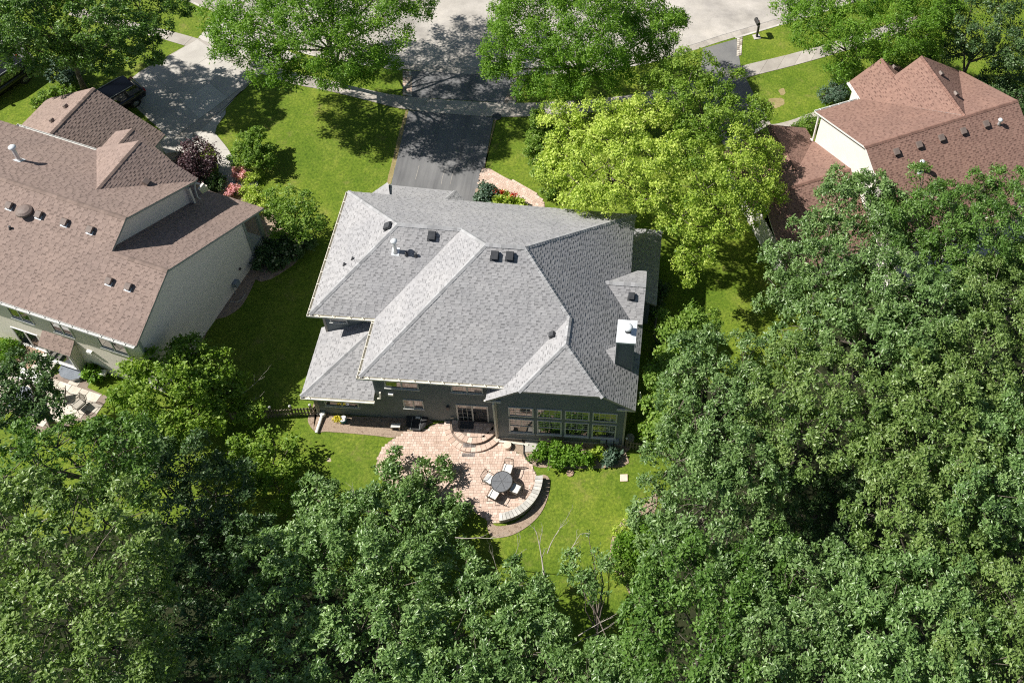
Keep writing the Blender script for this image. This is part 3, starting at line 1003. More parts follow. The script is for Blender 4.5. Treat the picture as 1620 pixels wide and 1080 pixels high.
for a, b in ((-5.15, -3.8), (-2.6, -1.38), (0.2, 1.9)):
    window(lh, rw0, rw1, a - UL, b - UL, 3.55, 4.75, 2, False, None, 'white_paint', 0.06)
window(lh, rw0, rw1, -5.85 - UL, -4.2 - UL, 0.25, 2.1, 2, False, None, 'white_paint', 0.07, 'sliding_door')
window(lh, rw0, rw1, 1.3 - UL, 2.5 - UL, 0.9, 2.1, 1, False, None, 'white_paint', 0.06)
# bump-out with its own small roof
for a, b in (((-3.45, -5.1), (-1.75, -5.1)), ((-1.75, -5.1), (-1.75, -4.6)), ((-3.45, -4.6), (-3.45, -5.1))):
    L = math.hypot(b[0] - a[0], b[1] - a[1])
    w_ = wall(lh, a, b, rect(L, 0.45, 2.5), B)
    w_.name = 'bay_wall'
ww = window(lh, (-3.45, -5.1), (-1.75, -5.1), 0.1, 1.6, 0.75, 2.2, 1, False, None, 'white_paint', 0.09)
rp = roof_plane(lh, [(-3.55, -4.6, 3.05), (-1.6, -4.6, 3.05), (-1.6, -5.25, 2.42), (-3.55, -5.25, 2.42)], lg, le, 0.1)
rp.name = 'bay_roof'
one('bay_floor', 'trim_grey', lh, 'box', (-2.6, -4.85, 0.42), (1.74, 0.54, 0.08))
one('wall_vent', 'white_paint', lh, 'box', (-0.85, -4.68, 2.35), (0.3, 0.16, 0.24))
gm = one('gas_meter', 'meter', lh, 'box', (3.12, 2.3, 0.75), (0.26, 0.36, 0.4))
one('meter_pipe', 'meter', lh, 'tube', [(3.1, 2.0, 0.0), (3.1, 2.0, 0.9), (3.1, 2.3, 1.0)], 0.025)
one('hose_bib', 'vent_dark', lh, 'box', (3.02, 3.0, 1.25), (0.12, 0.12, 0.12))
FR = slope_frame(0, -1, LS)
FF = slope_frame(0, 1, LS)
rz_ = lambda v: ZR + LS * v
for u, v in ((-6.3, -1.0), (-4.55, -0.98), (-3.05, -0.95), (-1.55, -0.92), (0.55, -2.75), (1.65, -2.72)):
    box_vent(lh, (u, v, rz_(v)), FR, 'vent_brown', 0.34, 'roof_vent', 'steel_white')
one('vent_stub', 'vent_dark', lh, 'lathe', [(0.1, -0.02), (0.06, 0.08), (0.06, 0.2), (0.04, 0.21)], (-5.75, -1.95, rz_(-1.95)), 10)
one('round_vent', 'vent_brown', lh, 'lathe', [(0.26, -0.1), (0.26, 0.12), (0.42, 0.16), (0.40, 0.26), (0.28, 0.34), (0.06, 0.37)], (-5.35, -1.12, rz_(-1.12)), 18)
box_vent(lh, (-1.72, 3.3, CZ1 - SC * (-1.72 - CU)), slope_frame(1, 0, SC), 'vent_brown', 0.34)
for v in (7.5, 6.3):
    box_vent(lh, (-10.5, v, AZ - 0.68 * 0.88), slope_frame(-1, 0, 0.68), 'vent_brown', 0.22)
flue_pipe(lh, (-8.3, 1.9, ZR - LS * 1.9), FF, 1.15, 0.1)

# ---------------------------------------------------------------- right house
RS = 0.5352
rh = tag(empty('red_roof_house', (30.897, 4.338, 0), R(25.565)), 'cream sided house with red brown shingle roof beside the woods', 'house')
rg, re_ = 'roof_red', 'white_paint'
RZ = H + RS * 5.707
UR = 11.8
VB = -6.2
roof_plane(rh, [(0, 0, RZ), (UR, 0, RZ), (UR, 5.707, H), (0, 5.707, H)], rg, re_)
roof_plane(rh, [(0, 0, RZ), (UR, 0, RZ), (UR, VB, RZ + RS * VB), (0, VB, RZ + RS * VB)], rg, re_)
ridge(rh, (0, 0, RZ), (UR, 0, RZ), 'cap_red')
QS = 0.75
roof_plane(rh, [(7.6, 0.1, RZ), (7.6, 5.62, RZ), (5.75, 5.62, RZ - QS * 1.85), (5.75, 7.35, RZ - QS * 1.85), (3.5, 7.35, H), (3.5, 5.7, H)], rg, re_, lift=0.004)
roof_plane(rh, [(7.6, 0.1, RZ), (7.6, 5.62, RZ), (11.65, 5.75, H), (11.65, 5.3, H)], rg, re_, lift=0.004)
roof_plane(rh, [(5.75, 4.9, RZ - QS * 1.85), (5.75, 7.35, RZ - QS * 1.85), (8.0, 7.35, H), (8.0, 4.9, H)], rg, re_)
ridge(rh, (7.6, 0.1, RZ), (7.6, 5.62, RZ), 'cap_red')
ridge(rh, (5.75, 5.6, RZ - QS * 1.85), (5.75, 7.35, RZ - QS * 1.85), 'cap_red')
# lower wing on the left
KU, KZ = -2.8, 4.2
roof_plane(rh, [(KU, 6.7, KZ), (KU, 2.0, KZ), (0.3, 2.0, KZ - 0.53 * 3.1), (0.3, 6.7, KZ - 0.53 * 3.1)], rg, re_, 0.12)
roof_plane(rh, [(KU, 6.7, KZ), (KU, 2.0, KZ), (-6.2, 2.0, KZ - 0.53 * 3.4), (-6.2, 6.7, KZ - 0.53 * 3.4)], rg, re_, 0.12)
ridge(rh, (KU, 2.4, KZ), (KU, 6.7, KZ), 'cap_red')
roof_plane(rh, [(0.3, 5.57, 2.56), (0.3, 1.0, 5.03), (-6.2, 1.0, 5.03), (-6.2, 2.53, 4.2), (KU, 2.53, 4.2)], rg, re_, 0.12)
roof_plane(rh, [(0.3, 1.0, 5.03), (-6.2, 1.0, 5.03), (-6.2, -3.6, 2.55), (0.3, -3.6, 2.55)], rg, re_, 0.12)
ridge(rh, (-6.2, 1.0, 5.03), (0.3, 1.0, 5.03), 'cap_red')
WS = 'white_siding'
wall(rh, (0.3, 5.3), (0.3, -5.8), [(0, 0), (11.1, 0), (11.1, RZ - RS * 5.8 - 0.17), (5.3, RZ - 0.17), (0, H + 0.05)], WS)
wall(rh, (11.5, 5.3), (0.3, 5.3), rect(11.2, 0, H), WS)
wall(rh, (0.3, -5.8), (11.5, -5.8), rect(11.2, 0, H), WS)
wall(rh, (11.5, -5.8), (11.5, 5.3), [(0, 0), (11.1, 0), (11.1, H + 0.05), (5.8, RZ - 0.17), (0, RZ - RS * 5.8 - 0.17)], WS)
wall(rh, (3.8, 7.1), (3.8, 5.3), rect(1.8, 0, H), WS)
wall(rh, (7.7, 7.1), (3.8, 7.1), rect(3.9, 0, H), WS)
wall(rh, (0.2, 6.3), (-5.8, 6.3), [(0, 0), (6.0, 0), (6.0, 2.6), (3.0, 4.0), (0, 2.6)], WS)
wall(rh, (-5.8, 6.3), (-5.8, -3.2), rect(9.5, 0, 2.4), WS)
wall(rh, (-5.8, -3.2), (0.3, -3.2), rect(6.1, 0, 2.5), WS)
gutter(rh, (0, 5.707), (3.5, 5.707), (0, 1), H - 0.03, 'white_paint')
gutter(rh, (3.5, 5.75), (3.5, 7.35), (-1, 0), H - 0.03, 'white_paint')
downspout(rh, [(0.2, 5.75, 5.5), (0.2, 5.5, 5.2), (0.2, 5.45, 2.7), (0.1, 5.8, 2.6)], 'white_paint', 0.07)
FRr = slope_frame(0, -1, RS)
for u in (1.9, 3.6, 5.3, 7.0, 8.8):
    box_vent(rh, (u, -0.75, RZ - RS * 0.75), FRr, 'vent_brown', 0.4, 'roof_vent', 'cap_red')
flue_pipe(rh, (3.05, -2.1, RZ - RS * 2.1), FRr, 0.85)
flue_pipe(rh, (9.75, -1.0, RZ - RS * 1.0), FRr, 0.45, 0.08, 'vent_pipe', False)
for u, v in ((8.35, 2.2), (8.35, 4.1)):
    box_vent(rh, (u, v, RZ - QS * (u - 7.6)), slope_frame(1, 0, QS), 'vent_brown', 0.32)
box_vent(rh, (6.4, 6.6, RZ - QS * 1.85 - QS * 0.65), slope_frame(1, 0, QS), 'vent_brown', 0.28)


# ---------------------------------------------------------------- ground, street, drives, walks
gm_ = MB()
GX = [-400, -120, -45, -20, 0, 20, 45, 70, 130, 400]
GY = [-400, -90, -35, -12, 5, 20, 40, 120, 400]
nx = len(GX)
for y in GY:
    for x in GX:
        gm_.v.append((x, y, 0))
for j in range(len(GY) - 1):
    for i in range(nx - 1):
        a = j * nx + i
        gm_.f.append((a, a + 1, a + nx + 1, a + nx))
        gm_.mi.append(0)
tag(gm_.build('lawn', 'grass'), kind='structure')

# woodland floor behind the gardens, with tree shade put into its dark colour
tag(sheet('woodland_floor', smooth_poly([(-15.64, -17.21), (-11.36, -18.54), (-6.46, -17.64), (-0.99, -17.96), (4.68, -20.14), (11.38, -22.18), (17.8, -23.33), (19.06, -19.42),
                                         (18.55, -17.22), (20.42, -14.41), (20.86, -9.2), (23.44, -7.41), (27.29, -7.13), (32.94, 1.38), (47.08, 2.65), (60, -14), (60, -60), (-40, -60), (-30, -28)], 4), 0.006, 'soil', thick=0.02), kind='structure')

# street with kerb and gutter pan
kerb = smooth_poly([(-24.59, 22.36), (-19.88, 20.76), (-16.13, 19.13), (-11.84, 16.97), (-7.87, 15.59), (-4.16, 15.06), (0.02, 14.78), (5.17, 14.99), (11.14, 15.98), (15.7, 17.25),
                    (19.89, 19.16), (22.29, 20.54), (25.95, 22.54), (30.4, 25), (36.98, 28.77)], 6, False)
far = [(p[0] * 1.0 + 0.0, p[1] + 13.0) for p in kerb]
tag(sheet('street', kerb + far[::-1], 0.008, 'street', thick=0.03), kind='structure')


def strip(name, line, w, z0, z1, mat, off=0.0, kind='structure', parent=None):
    """band of width w along a plan line, shifted by off to its left"""
    m = MB()
    k = len(line)
    nrm = []
    for i in range(k):
        a, b = line[max(i - 1, 0)], line[min(i + 1, k - 1)]
        d = Vector((b[0] - a[0], b[1] - a[1])).normalized()
        nrm.append(Vector((-d.y, d.x)))
    L = [Vector(line[i]) + nrm[i] * (off + w) for i in range(k)]
    Q = [Vector(line[i]) + nrm[i] * off for i in range(k)]
    for i in range(k - 1):
        for za, zb, A, B_ in ((z1, z1, L, Q),):
            m.face([(*Q[i], z1), (*Q[i + 1], z1), (*L[i + 1], z1), (*L[i], z1)])
        m.face([(*Q[i], z0), (*Q[i + 1], z0), (*Q[i + 1], z1), (*Q[i], z1)])
        m.face([(*L[i + 1], z0), (*L[i], z0), (*L[i], z1), (*L[i + 1], z1)])
    o = m.build(name, mat, parent)
    if kind:
        o['kind'] = kind
    return o


def sub(line, i0, i1):
    return line[i0:i1]


strip('gutter_pan', kerb, 0.55, 0.0, 0.014, 'walk', 0.0)
strip('gutter_joint', kerb, 0.035, 0.0, 0.017, 'asphalt_dark', 0.545)
kx_ = [p[0] for p in kerb]
cut = lambda a, b: [p for p in kerb if a <= p[0] <= b]
for a, b in ((-40, -15.5), (-9.2, -0.6), (6.0, 19.6), (23.1, 60)):
    seg = cut(a, b)
    if len(seg) > 1:
        strip('kerb', seg, 0.16, -0.05, 0.03, 'concrete', -0.165)

# sidewalk of separate slabs
side_hi = smooth_poly([(-24.54, 17.83), (-19.1, 16.7), (-15.58, 15.96), (-11.07, 14.49), (-8.03, 13.54), (-6.03, 13.24), (-2.25, 12.51), (0.57, 12.26), (6.9, 12.47), (11.48, 13.19),
                       (15.94, 14.33), (20.5, 16.32), (23.9, 18.15), (28.13, 20.08), (32.34, 22.27), (38.3, 25.57)], 8, False)
side_lo = smooth_poly([(-24.73, 17.03), (-19.33, 15.91), (-15.8, 15.06), (-11.11, 13.52), (-8.1, 12.57), (-5.07, 12.11), (-2.39, 11.61), (0.56, 11.09), (6.46, 11.13), (11.63, 11.97),
                       (16.27, 13.16), (20.79, 15.1), (24.21, 16.96), (28.4, 18.91), (32.58, 21.06), (38.49, 24.36)], 8, False)
sidewalk = tag(empty('sidewalk'), kind='structure')


def resample(line, step):
    out = [Vector(line[0])]
    acc = 0.0
    for i in range(1, len(line)):
        a, b = Vector(line[i - 1]), Vector(line[i])
        L = (b - a).length
        t = step - acc
        while t < L:
            out.append(a + (b - a) * (t / L))
            t += step
        acc = L - (t - step)
    return out


ca = resample(side_hi, 1.5)
nb = len(ca)
cb = []
tot = sum((Vector(side_lo[i]) - Vector(side_lo[i - 1])).length for i in range(1, len(side_lo)))
cb = resample(side_lo, tot / nb * 0.9995)[:nb]
for i in range(min(len(ca), len(cb)) - 1):
    q = [ca[i], ca[i + 1], cb[i + 1], cb[i]]
    c = sum(q, Vector((0, 0))) / 4
    q = [c + (p - c) * (1 - 0.012 / max(0.1, (p - c).length)) for p in q]
    m = MB()
    m.prism([tuple(p) for p in q][::-1], -0.06, 0.03 + random.uniform(-0.004, 0.004))
    m.build('slab', 'walk', sidewalk)
base_ = MB()
base_.prism([tuple(p) for p in side_hi] + [tuple(p) for p in side_lo][::-1], -0.05, 0.012)
base_.build('sub_base', 'joint', sidewalk)

# asphalt drive of the main house, its apron and the stone strips at the apron
tag(sheet('driveway', [(0.59, 11.03), (6.47, 11.08), (6.61, 5.25), (6.65, 3.5), (0.75, 3.5), (0.85, 4.58), (0.71, 7.68)], 0.02, 'asphalt', thick=0.04), kind='structure')
tag(sheet('driveway_apron', [(-0.01, 14.72), (5.18, 14.93), (7.23, 14.94), (6.95, 12.48), (0.57, 12.26)], 0.018, 'asphalt', thick=0.04), kind='structure')
for name, poly in (('apron_border', [(-0.62, 14.64), (-0.01, 14.69), (0.59, 12.26), (-0.11, 12.35)]), ('apron_border', [(7.23, 14.94), (8.14, 14.99), (7.74, 12.51), (6.95, 12.45)])):
    b_ = tag(sheet(name, poly, 0.016, 'joint', thick=0.03), kind='structure')
    a, b, c, d = [Vector(p) for p in poly]
    n = 10
    for i in range(n):
        for k in range(3):
            f = lambda u, v: (a + (b - a) * u) * (1 - v) + (d + (c - d) * u) * v
            q = [f((k + e) / 3 + s, (i + h) / n + t) for e, h, s, t in ((0, 0, .02, .01), (1, 0, -.02, .01), (1, 1, -.02, -.01), (0, 1, .02, -.01))]
            m = MB()
            m.prism([tuple(p) for p in q], 0.0, 0.045 + random.uniform(-0.006, 0.008))
            m.build('cobble', random.choice(['slab', 'wallstone', 'paver']), b_)
# patched crack sealer lines on the drive
for pts in ([(4.71, 6.66), (4.6, 5.96), (4.6, 5.07)], [(4.06, 6.38), (3.99, 5.63), (4.03, 5.01)], [(2.29, 6.4), (2.29, 5.25)], [(5.18, 7.09), (5.14, 6.39)]):
    strip('crack_sealer', smooth_poly(pts, 5, False), 0.022, 0.015, 0.024, 'walk')
# manhole lid where drive and sidewalk meet
mh = MB()
mh.lathe([(0.33, 0.0), (0.33, 0.04), (0.28, 0.05), (0.05, 0.052)], (*(6.67, 11.16), 0), 20)
tag(mh.build('utility_cover', 'vent_dark'), 'round dark utility lid at sidewalk edge by the asphalt drive', 'utility lid')

# concrete drive of the left house, cut into slabs
cd = tag(empty('concrete_drive'), kind='structure')
ol = [(-18.87, 10.62), (-18.01, 12.42), (-16.02, 14.97), (-15.35, 15.93), (-9.17, 14), (-10.56, 12.57), (-11.64, 9.1), (-11.39, 7.59), (-12.61, 6.39), (-14.41, 7.15)]
sheet('drive_base', ol, 0.012, 'walk', None, 0.05, cd)
A, B2, C2, D2 = [Vector(p) for p in ((-18.69, 11.1), (-15.35, 15.81), (-10.38, 12.83), (-13.99, 6.66))]
for i in range(3):
    for k in range(3):
        f = lambda u, v: (A + (B2 - A) * u) * (1 - v) + (D2 + (C2 - D2) * u) * v
        q = [f((i + e) / 3, (k + h) / 3) for e, h in ((0, 0), (1, 0), (1, 1), (0, 1))]
        c = sum(q, Vector((0, 0))) / 4
        q = [tuple(c + (p - c) * 0.993) for p in q]
        m = MB()
        m.prism(q, -0.05, 0.03 + random.uniform(-0.003, 0.003))
        m.build('slab', 'concrete', cd)
for poly in ([(-10.36, 12.77), (-10.77, 11.6), (-10.94, 11.35), (-11.23, 10.39), (-11.69, 8.99), (-11.38, 9.69), (-11.26, 9.31), (-11.48, 8.24), (-11.39, 7.59), (-12.36, 7.81)],
             [(-15.33, 16), (-14.71, 18.66), (-11.88, 17.09), (-10.13, 16.05), (-7.94, 15.08), (-10.37, 12.95)],
             [(-15.13, 7.01), (-13.8, 6.89), (-12.33, 7.7), (-11.37, 7.54), (-11.54, 6.82), (-11.69, 6.06), (-12.4, 5.78), (-13.86, 5.62)]):
    m = MB()
    m.prism(poly, -0.05, 0.028)
    m.build('slab', 'concrete', cd)
fw = tag(empty('front_walk'), kind='structure')
wl = smooth_poly([(-11.99, 7.2), (-11.06, 6.34), (-10.5, 5.41), (-10.1, 4.42), (-9.72, 3.3), (-9.71, 2.31)], 6, False)
wr = smooth_poly([(-11.35, 7.6), (-10.08, 6.34), (-9.48, 5.46), (-9.09, 4.52), (-8.75, 3.45), (-8.65, 2.41)], 6, False)
n = 6
for i in range(0, len(wl) - 1, n):
    j = min(i + n, len(wl) - 1)
    m = MB()
    q = [wl[t] for t in range(i, j + 1)] + [wr[t] for t in range(j, i - 1, -1)]
    c = sum((Vector(p) for p in q), Vector((0, 0))) / len(q)
    m.prism([tuple(c + (Vector(p) - c) * 0.99) for p in q], -0.05, 0.04)
    m.build('slab', 'concrete', fw)
for poly, z in (([(-8.64, 3.86), (-7.5, 4.03), (-7.33, 3.49), (-8.7, 3.3)], 0.1), ([(-8.7, 3.3), (-7.95, 3.43), (-7.87, 2.94), (-8.7, 2.8)], 0.06)):
    m = MB()
    m.prism(poly, -0.02, z)
    m.build('step_slab', 'concrete', fw)

# far left asphalt drive and the right hand drive and path
tag(sheet('neighbour_drive', [(-34.02, 18.6), (-29.16, 16.04), (-26.92, 14.35), (-25.01, 12.6), (-25.25, 10.88), (-26.29, 8.45), (-30.96, 9.84)], 0.014, 'asphalt_dark', thick=0.03), kind='structure')
tag(sheet('side_drive', [(20.94, 19.62), (23.51, 20.97), (23.9, 18.02), (25.51, 13.94), (26.12, 12.51), (23.03, 9.84), (20.79, 14.91)], 0.016, 'asphalt_dark', thick=0.03), kind='structure')
sb = tag(sheet('side_drive_border', [(23.56, 21.05), (24, 21.24), (23.93, 19.28), (23.55, 19.09)], 0.014, 'joint', thick=0.03), kind='structure')
a, b, c, d = [Vector(p) for p in ((23.56, 21.05), (24, 21.24), (23.93, 19.28), (23.55, 19.09))]
for i in range(9):
    for k in range(2):
        f = lambda u, v: (a + (b - a) * u) * (1 - v) + (d + (c - d) * u) * v
        m = MB()
        m.prism([tuple(f((k + e) / 2 + s, (i + h) / 9 + t)) for e, h, s, t in ((0, 0, .03, .01), (1, 0, -.03, .01), (1, 1, -.03, -.01), (0, 1, .03, -.01))], 0, 0.04)
        m.build('cobble', random.choice(['slab', 'wallstone']), sb)
pl = smooth_poly([(25.46, 14.11), (26.07, 12.98), (26.31, 12.7), (27.62, 13.21), (29.05, 14.04), (31, 15.13)], 5, False)
strip('garden_path', pl, 0.75, 0.0, 0.03, 'walk', -0.75)

# curved paver walk in front of the main house
fp = smooth_poly([(6.45, 6.63), (7.67, 6.18), (9.11, 5.59), (10.3, 4.93), (11.01, 3.98), (10.65, 2.99), (8.63, 2.79), (8.03, 3.98), (7, 4.65), (6.51, 4.86)], 5)


def paver_field(name, poly, z, mat, cell=0.2, rot=0.0, base='joint', kind='structure', frac=0.5, label=None):
    b_ = sheet(name, poly, z, base, kind, 0.04)
    m = MB()
    ca, sa = math.cos(rot), math.sin(rot)
    loc_ = [(p[0] * ca + p[1] * sa, -p[0] * sa + p[1] * ca) for p in poly]
    x0, x1 = min(p[0] for p in loc_), max(p[0] for p in loc_)
    y0, y1 = min(p[1] for p in loc_), max(p[1] for p in loc_)
    y = y0
    row = 0
    while y < y1:
        h = cell
        x = x0 - random.random() * cell
        while x < x1:
            w = cell * random.choice([1.0, 1.0, 1.5, 1.5, 0.75])
            g_ = 0.005
            if inside(loc_, x + w / 2, y + h / 2):
                zz = z + 0.014 + random.uniform(-0.003, 0.004)
                q = [(x + g_, y + g_), (x + w - g_, y + g_), (x + w - g_, y + h - g_), (x + g_, y + h - g_)]
                q = [(p[0] * ca - p[1] * sa, p[0] * sa + p[1] * ca) for p in q]
                k = len(m.v)
                m.v += [(*p, z - 0.01) for p in q] + [(*p, zz) for p in q]
                for f in ((4, 5, 6, 7), (0, 1, 5, 4), (1, 2, 6, 5), (2, 3, 7, 6), (3, 0, 4, 7)):
                    m.f.append(tuple(k + i for i in f))
                    m.mi.append(0)
            x += w
        y += h
    m.build('pavers', mat, b_)['kind'] = 'stuff'
    return b_


paver_field('paver_walk', fp, 0.02, 'paver', 0.16, -0.5)

# patio behind the main house
patio_poly = [(5.44, -11.85), (5.02, -12.17), (4.58, -12.63), (4.27, -13.37), (4.56, -14.33), (5.61, -15.22), (7.56, -15.72), (8.89, -15.67), (9.49, -15.64), (10.04, -16.07), (10.7, -16.4), (11.26, -16.54),
              (11.9, -16.2), (12.55, -15.5), (12.9, -14.7), (12.95, -13.9), (12.51, -13.16), (12.12, -12.86), (11.51, -12.54), (11.03, -12.21), (10.71, -11.94), (10.5, -11.2), (7.7, -11.2), (6.9, -11.35), (6.45, -11.71)]
paver_field('patio', smooth_poly(patio_poly, 3), 0.02, 'paver', 0.145, 0.07)

# mulch beds
tag(sheet('rear_mulch_bed', smooth_poly([(0.17, -10.65), (0, -11.56), (0.64, -12.24), (1.13, -12.17), (2.68, -12.18), (4.07, -12.23), (4.94, -12.25), (5.54, -11.84), (6.6, -11.1), (0.5, -11.1), (0.4, -9.5), (0.1, -9.6)], 4), 0.035, 'mulch', thick=0.06), kind='structure')
tag(sheet('corner_mulch_bed', smooth_poly([(10.89, -12), (11.5, -12.51), (12.04, -12.8), (12.67, -13.29), (13.66, -13.41), (17.67, -13.09), (17.78, -12.28), (17.5, -11.85), (10.7, -11.85)], 3), 0.037, 'mulch', thick=0.06), kind='structure')
tag(sheet('wall_mulch_bed', smooth_poly([(10.76, -16.4), (11.28, -16.7), (12.22, -16.45), (12.95, -15.7), (13.26, -14.77), (13.24, -13.86), (13.71, -14.01), (13.77, -14.98), (13.49, -15.91), (12.91, -16.61), (12.15, -17.11), (11.35, -17.29), (10.91, -17.05)], 4), 0.03, 'mulch', thick=0.05), kind='structure')
tag(sheet('woodland_border_bed', smooth_poly([(19.72, -14.45), (18.81, -15.4), (18.09, -15.85), (17.54, -16.61), (17.4, -17.61), (17.51, -18.4), (18.09, -18.91), (18.63, -19.75), (19.22, -20.64), (19.59, -20.32), (19.25, -18.47), (19.52, -16.5)], 4), 0.032, 'mulch', thick=0.05), kind='structure')
tag(sheet('front_mulch_bed', smooth_poly([(6.31, 4.83), (7.08, 4.66), (8.09, 4.09), (8.59, 3.03), (7.02, 2.63)], 4), 0.034, 'mulch', thick=0.05), kind='structure')
tag(sheet('side_mulch_bed', smooth_poly([(-9.86, 4.19), (-8.27, 4.97), (-7.32, 3.44), (-6.67, 2.61), (-3.65, -0.77), (-3.83, -2.15), (-5.64, -2.98), (-8.32, 1.86)], 4), 0.034, 'mulch', thick=0.05), kind='structure')
tag(sheet('shaded_mulch_bed', smooth_poly([(-6.07, -1.59), (-5.48, -2.52), (-5.65, -4.71), (-6.28, -5.61), (-6.98, -6.08), (-7.22, -8.12), (-7.83, -7.37), (-7.03, -4.4)], 4), 0.03, 'mulch', thick=0.05), kind='structure')
tag(sheet('plum_bed', smooth_poly([(-13.82, 5.52), (-12.36, 5.68), (-10.93, 5), (-10.01, 3.67), (-9.64, 2.32), (-11.44, 3.02)], 4), 0.03, 'mulch', thick=0.05), kind='structure')
# slab patio of the left house
lp = tag(empty('left_patio'), kind='structure')
lpo = [(-14.64, -10.22), (-13.85, -9.71), (-12.21, -10.15), (-12.22, -10.53), (-10.89, -10.99), (-11.16, -12.18), (-13.59, -13.41), (-15.46, -12.12), (-16.57, -12.55), (-18.55, -8.99), (-16.92, -8.87)]
sheet('patio_base', lpo, 0.012, 'joint', None, 0.05, lp)
ua = Vector((math.cos(-0.2559), math.sin(-0.2559)))
va = Vector((-ua.y, ua.x))
o_ = Vector((-13.65, -9.77))
rnd = random.Random(4)
for j in range(-2, 16):
    x = -9.0 + (j % 2) * 0.3
    while x < 6:
        w = rnd.choice([0.45, 0.6, 0.6, 0.75])
        q = [o_ + ua * (x + a_) - va * (j * 0.5 + b_) for a_, b_ in ((0.012, 0.012), (w - 0.012, 0.012), (w - 0.012, 0.488), (0.012, 0.488))]
        if all(inside(lpo, p.x, p.y) for p in q):
            m = MB()
            m.prism([tuple(p) for p in q], 0.0, 0.03 + rnd.uniform(-0.003, 0.004))
            m.build('slab', 'slab', lp)
        x += w

# worn edges of the lawn: straw along the drive, bare spots by the right hand path
rw = random.Random(3)


def ragged(name, pts, z, mat, amp=0.12):
    line = smooth_poly(pts, 8)
    tag(sheet(name, [(x + rw.uniform(-amp, amp), y + rw.uniform(-amp, amp)) for x, y in line], z, mat, thick=0.004), kind='structure')


ragged('dry_grass_edge', [(0.57, 10.86), (0.71, 7.68), (0.79, 4.58), (0.53, 4.65), (0.44, 7.38), (0.38, 10.72)], 0.006, 'straw', 0.03)
ragged('dry_grass_edge', [(6.53, 10.97), (6.63, 5.33), (6.57, 6.43), (6.68, 10.87)], 0.006, 'straw', 0.01)
ragged('bare_spot', [(25.84, 14.9), (26.46, 15.28), (27.18, 15.18), (27.07, 14.61), (26.31, 14.21)], 0.005, 'straw', 0.05)
ragged('bare_spot', [(26.8, 16.07), (27.19, 16.31), (27.28, 15.81), (26.99, 15.59)], 0.005, 'straw', 0.03)
ragged('bare_spot', [(1.6, -13.68), (1.75, -13.6), (1.86, -13.77), (1.67, -13.81)], 0.005, 'bare', 0.01)


# ---------------------------------------------------------------- steps, seat wall and patio furniture
def arc(c, r0, r1, a0, a1, n):
    return [(c[0] + r1 * math.cos(R(a0 + (a1 - a0) * i / n)), c[1] + r1 * math.sin(R(a0 + (a1 - a0) * i / n))) for i in range(n + 1)]


steps = tag(empty('patio_steps', (9.2, -11.15, 0)), 'two tier curved paver steps below the sliding door', 'steps')
for nm, rx, ry, z0, z1 in (('lower_step', 1.72, 1.68, 0.0, 0.16), ('upper_step', 1.3, 1.26, 0.16, 0.32)):
    m = MB()
    poly = [(rx * math.cos(a), ry * math.sin(a)) for a in [math.pi + math.pi * i / 28 for i in range(29)]]
    poly = [(max(-9, min(p[0], 1.36 + (0.35 if p[1] < -0.72 else 0))), p[1]) for p in poly]
    m.prism(poly, z0 - 0.02, z1 - 0.02)
    t_ = m.build(nm, 'joint', steps)
    k = 18 if rx > 1.5 else 14
    for i in range(k):
        a0, a1 = math.pi + math.pi * (i + 0.04) / k, math.pi + math.pi * (i + 0.96) / k
        q = [(rx * 1.015 * math.cos(a0), ry * 1.015 * math.sin(a0)), (rx * 1.015 * math.cos(a1), ry * 1.015 * math.sin(a1)),
             ((rx - 0.3) * math.cos(a1), (ry - 0.3) * math.sin(a1)), ((rx - 0.3) * math.cos(a0), (ry - 0.3) * math.sin(a0))]
        if max(p[0] for p in q) > 1.3 and min(p[1] for p in q) > -0.75:
            continue
        m = MB()
        m.prism(q, z0 + 0.01, z1)
        m.build('tread_stone', 'paver', t_)
    if rx < 1.5:
        x = -0.95
        while x < 0.95:
            for y in (-0.1, -0.3, -0.5, -0.7):
                if (x / 0.95) ** 2 + ((y - 0.1) / 0.95) ** 2 < 1.0:
                    m = MB()
                    m.box((x + 0.1, y - 0.1, z1 - 0.025), (0.19, 0.19, 0.05))
                    m.build('tread_stone', 'paver', t_)
            x += 0.2
for k, (p, dim, lb) in enumerate((((9.07, -12.47, 0.165), (0.68, 0.26, 0.012), 'grey inlaid paver mat on the lower curved patio step'), ((9.1, -12.98, 0.04), (0.7, 0.22, 0.012), 'grey inlaid paver mat on the patio just below the steps'))):
    mt = tag(empty('paver_mat', p, 0.06), lb, 'paver mat')
    for i in range(6):
        for j in range(2):
            one('stone', 'paver_grey', mt, 'box', ((i - 2.5) * dim[0] / 6, (j - 0.5) * dim[1] / 2, 0.005), (dim[0] / 6 - 0.012, dim[1] / 2 - 0.012, dim[2]))
dm = MB()
dm.box((0, 0, 0.012), (0.75, 0.42, 0.02))
dmo = tag(dm.build('door_mat', 'vent_dark'), 'dark rubber door mat in front of the sliding door', 'door mat')
dmo.location = (8.75, -11.42, 0.32)

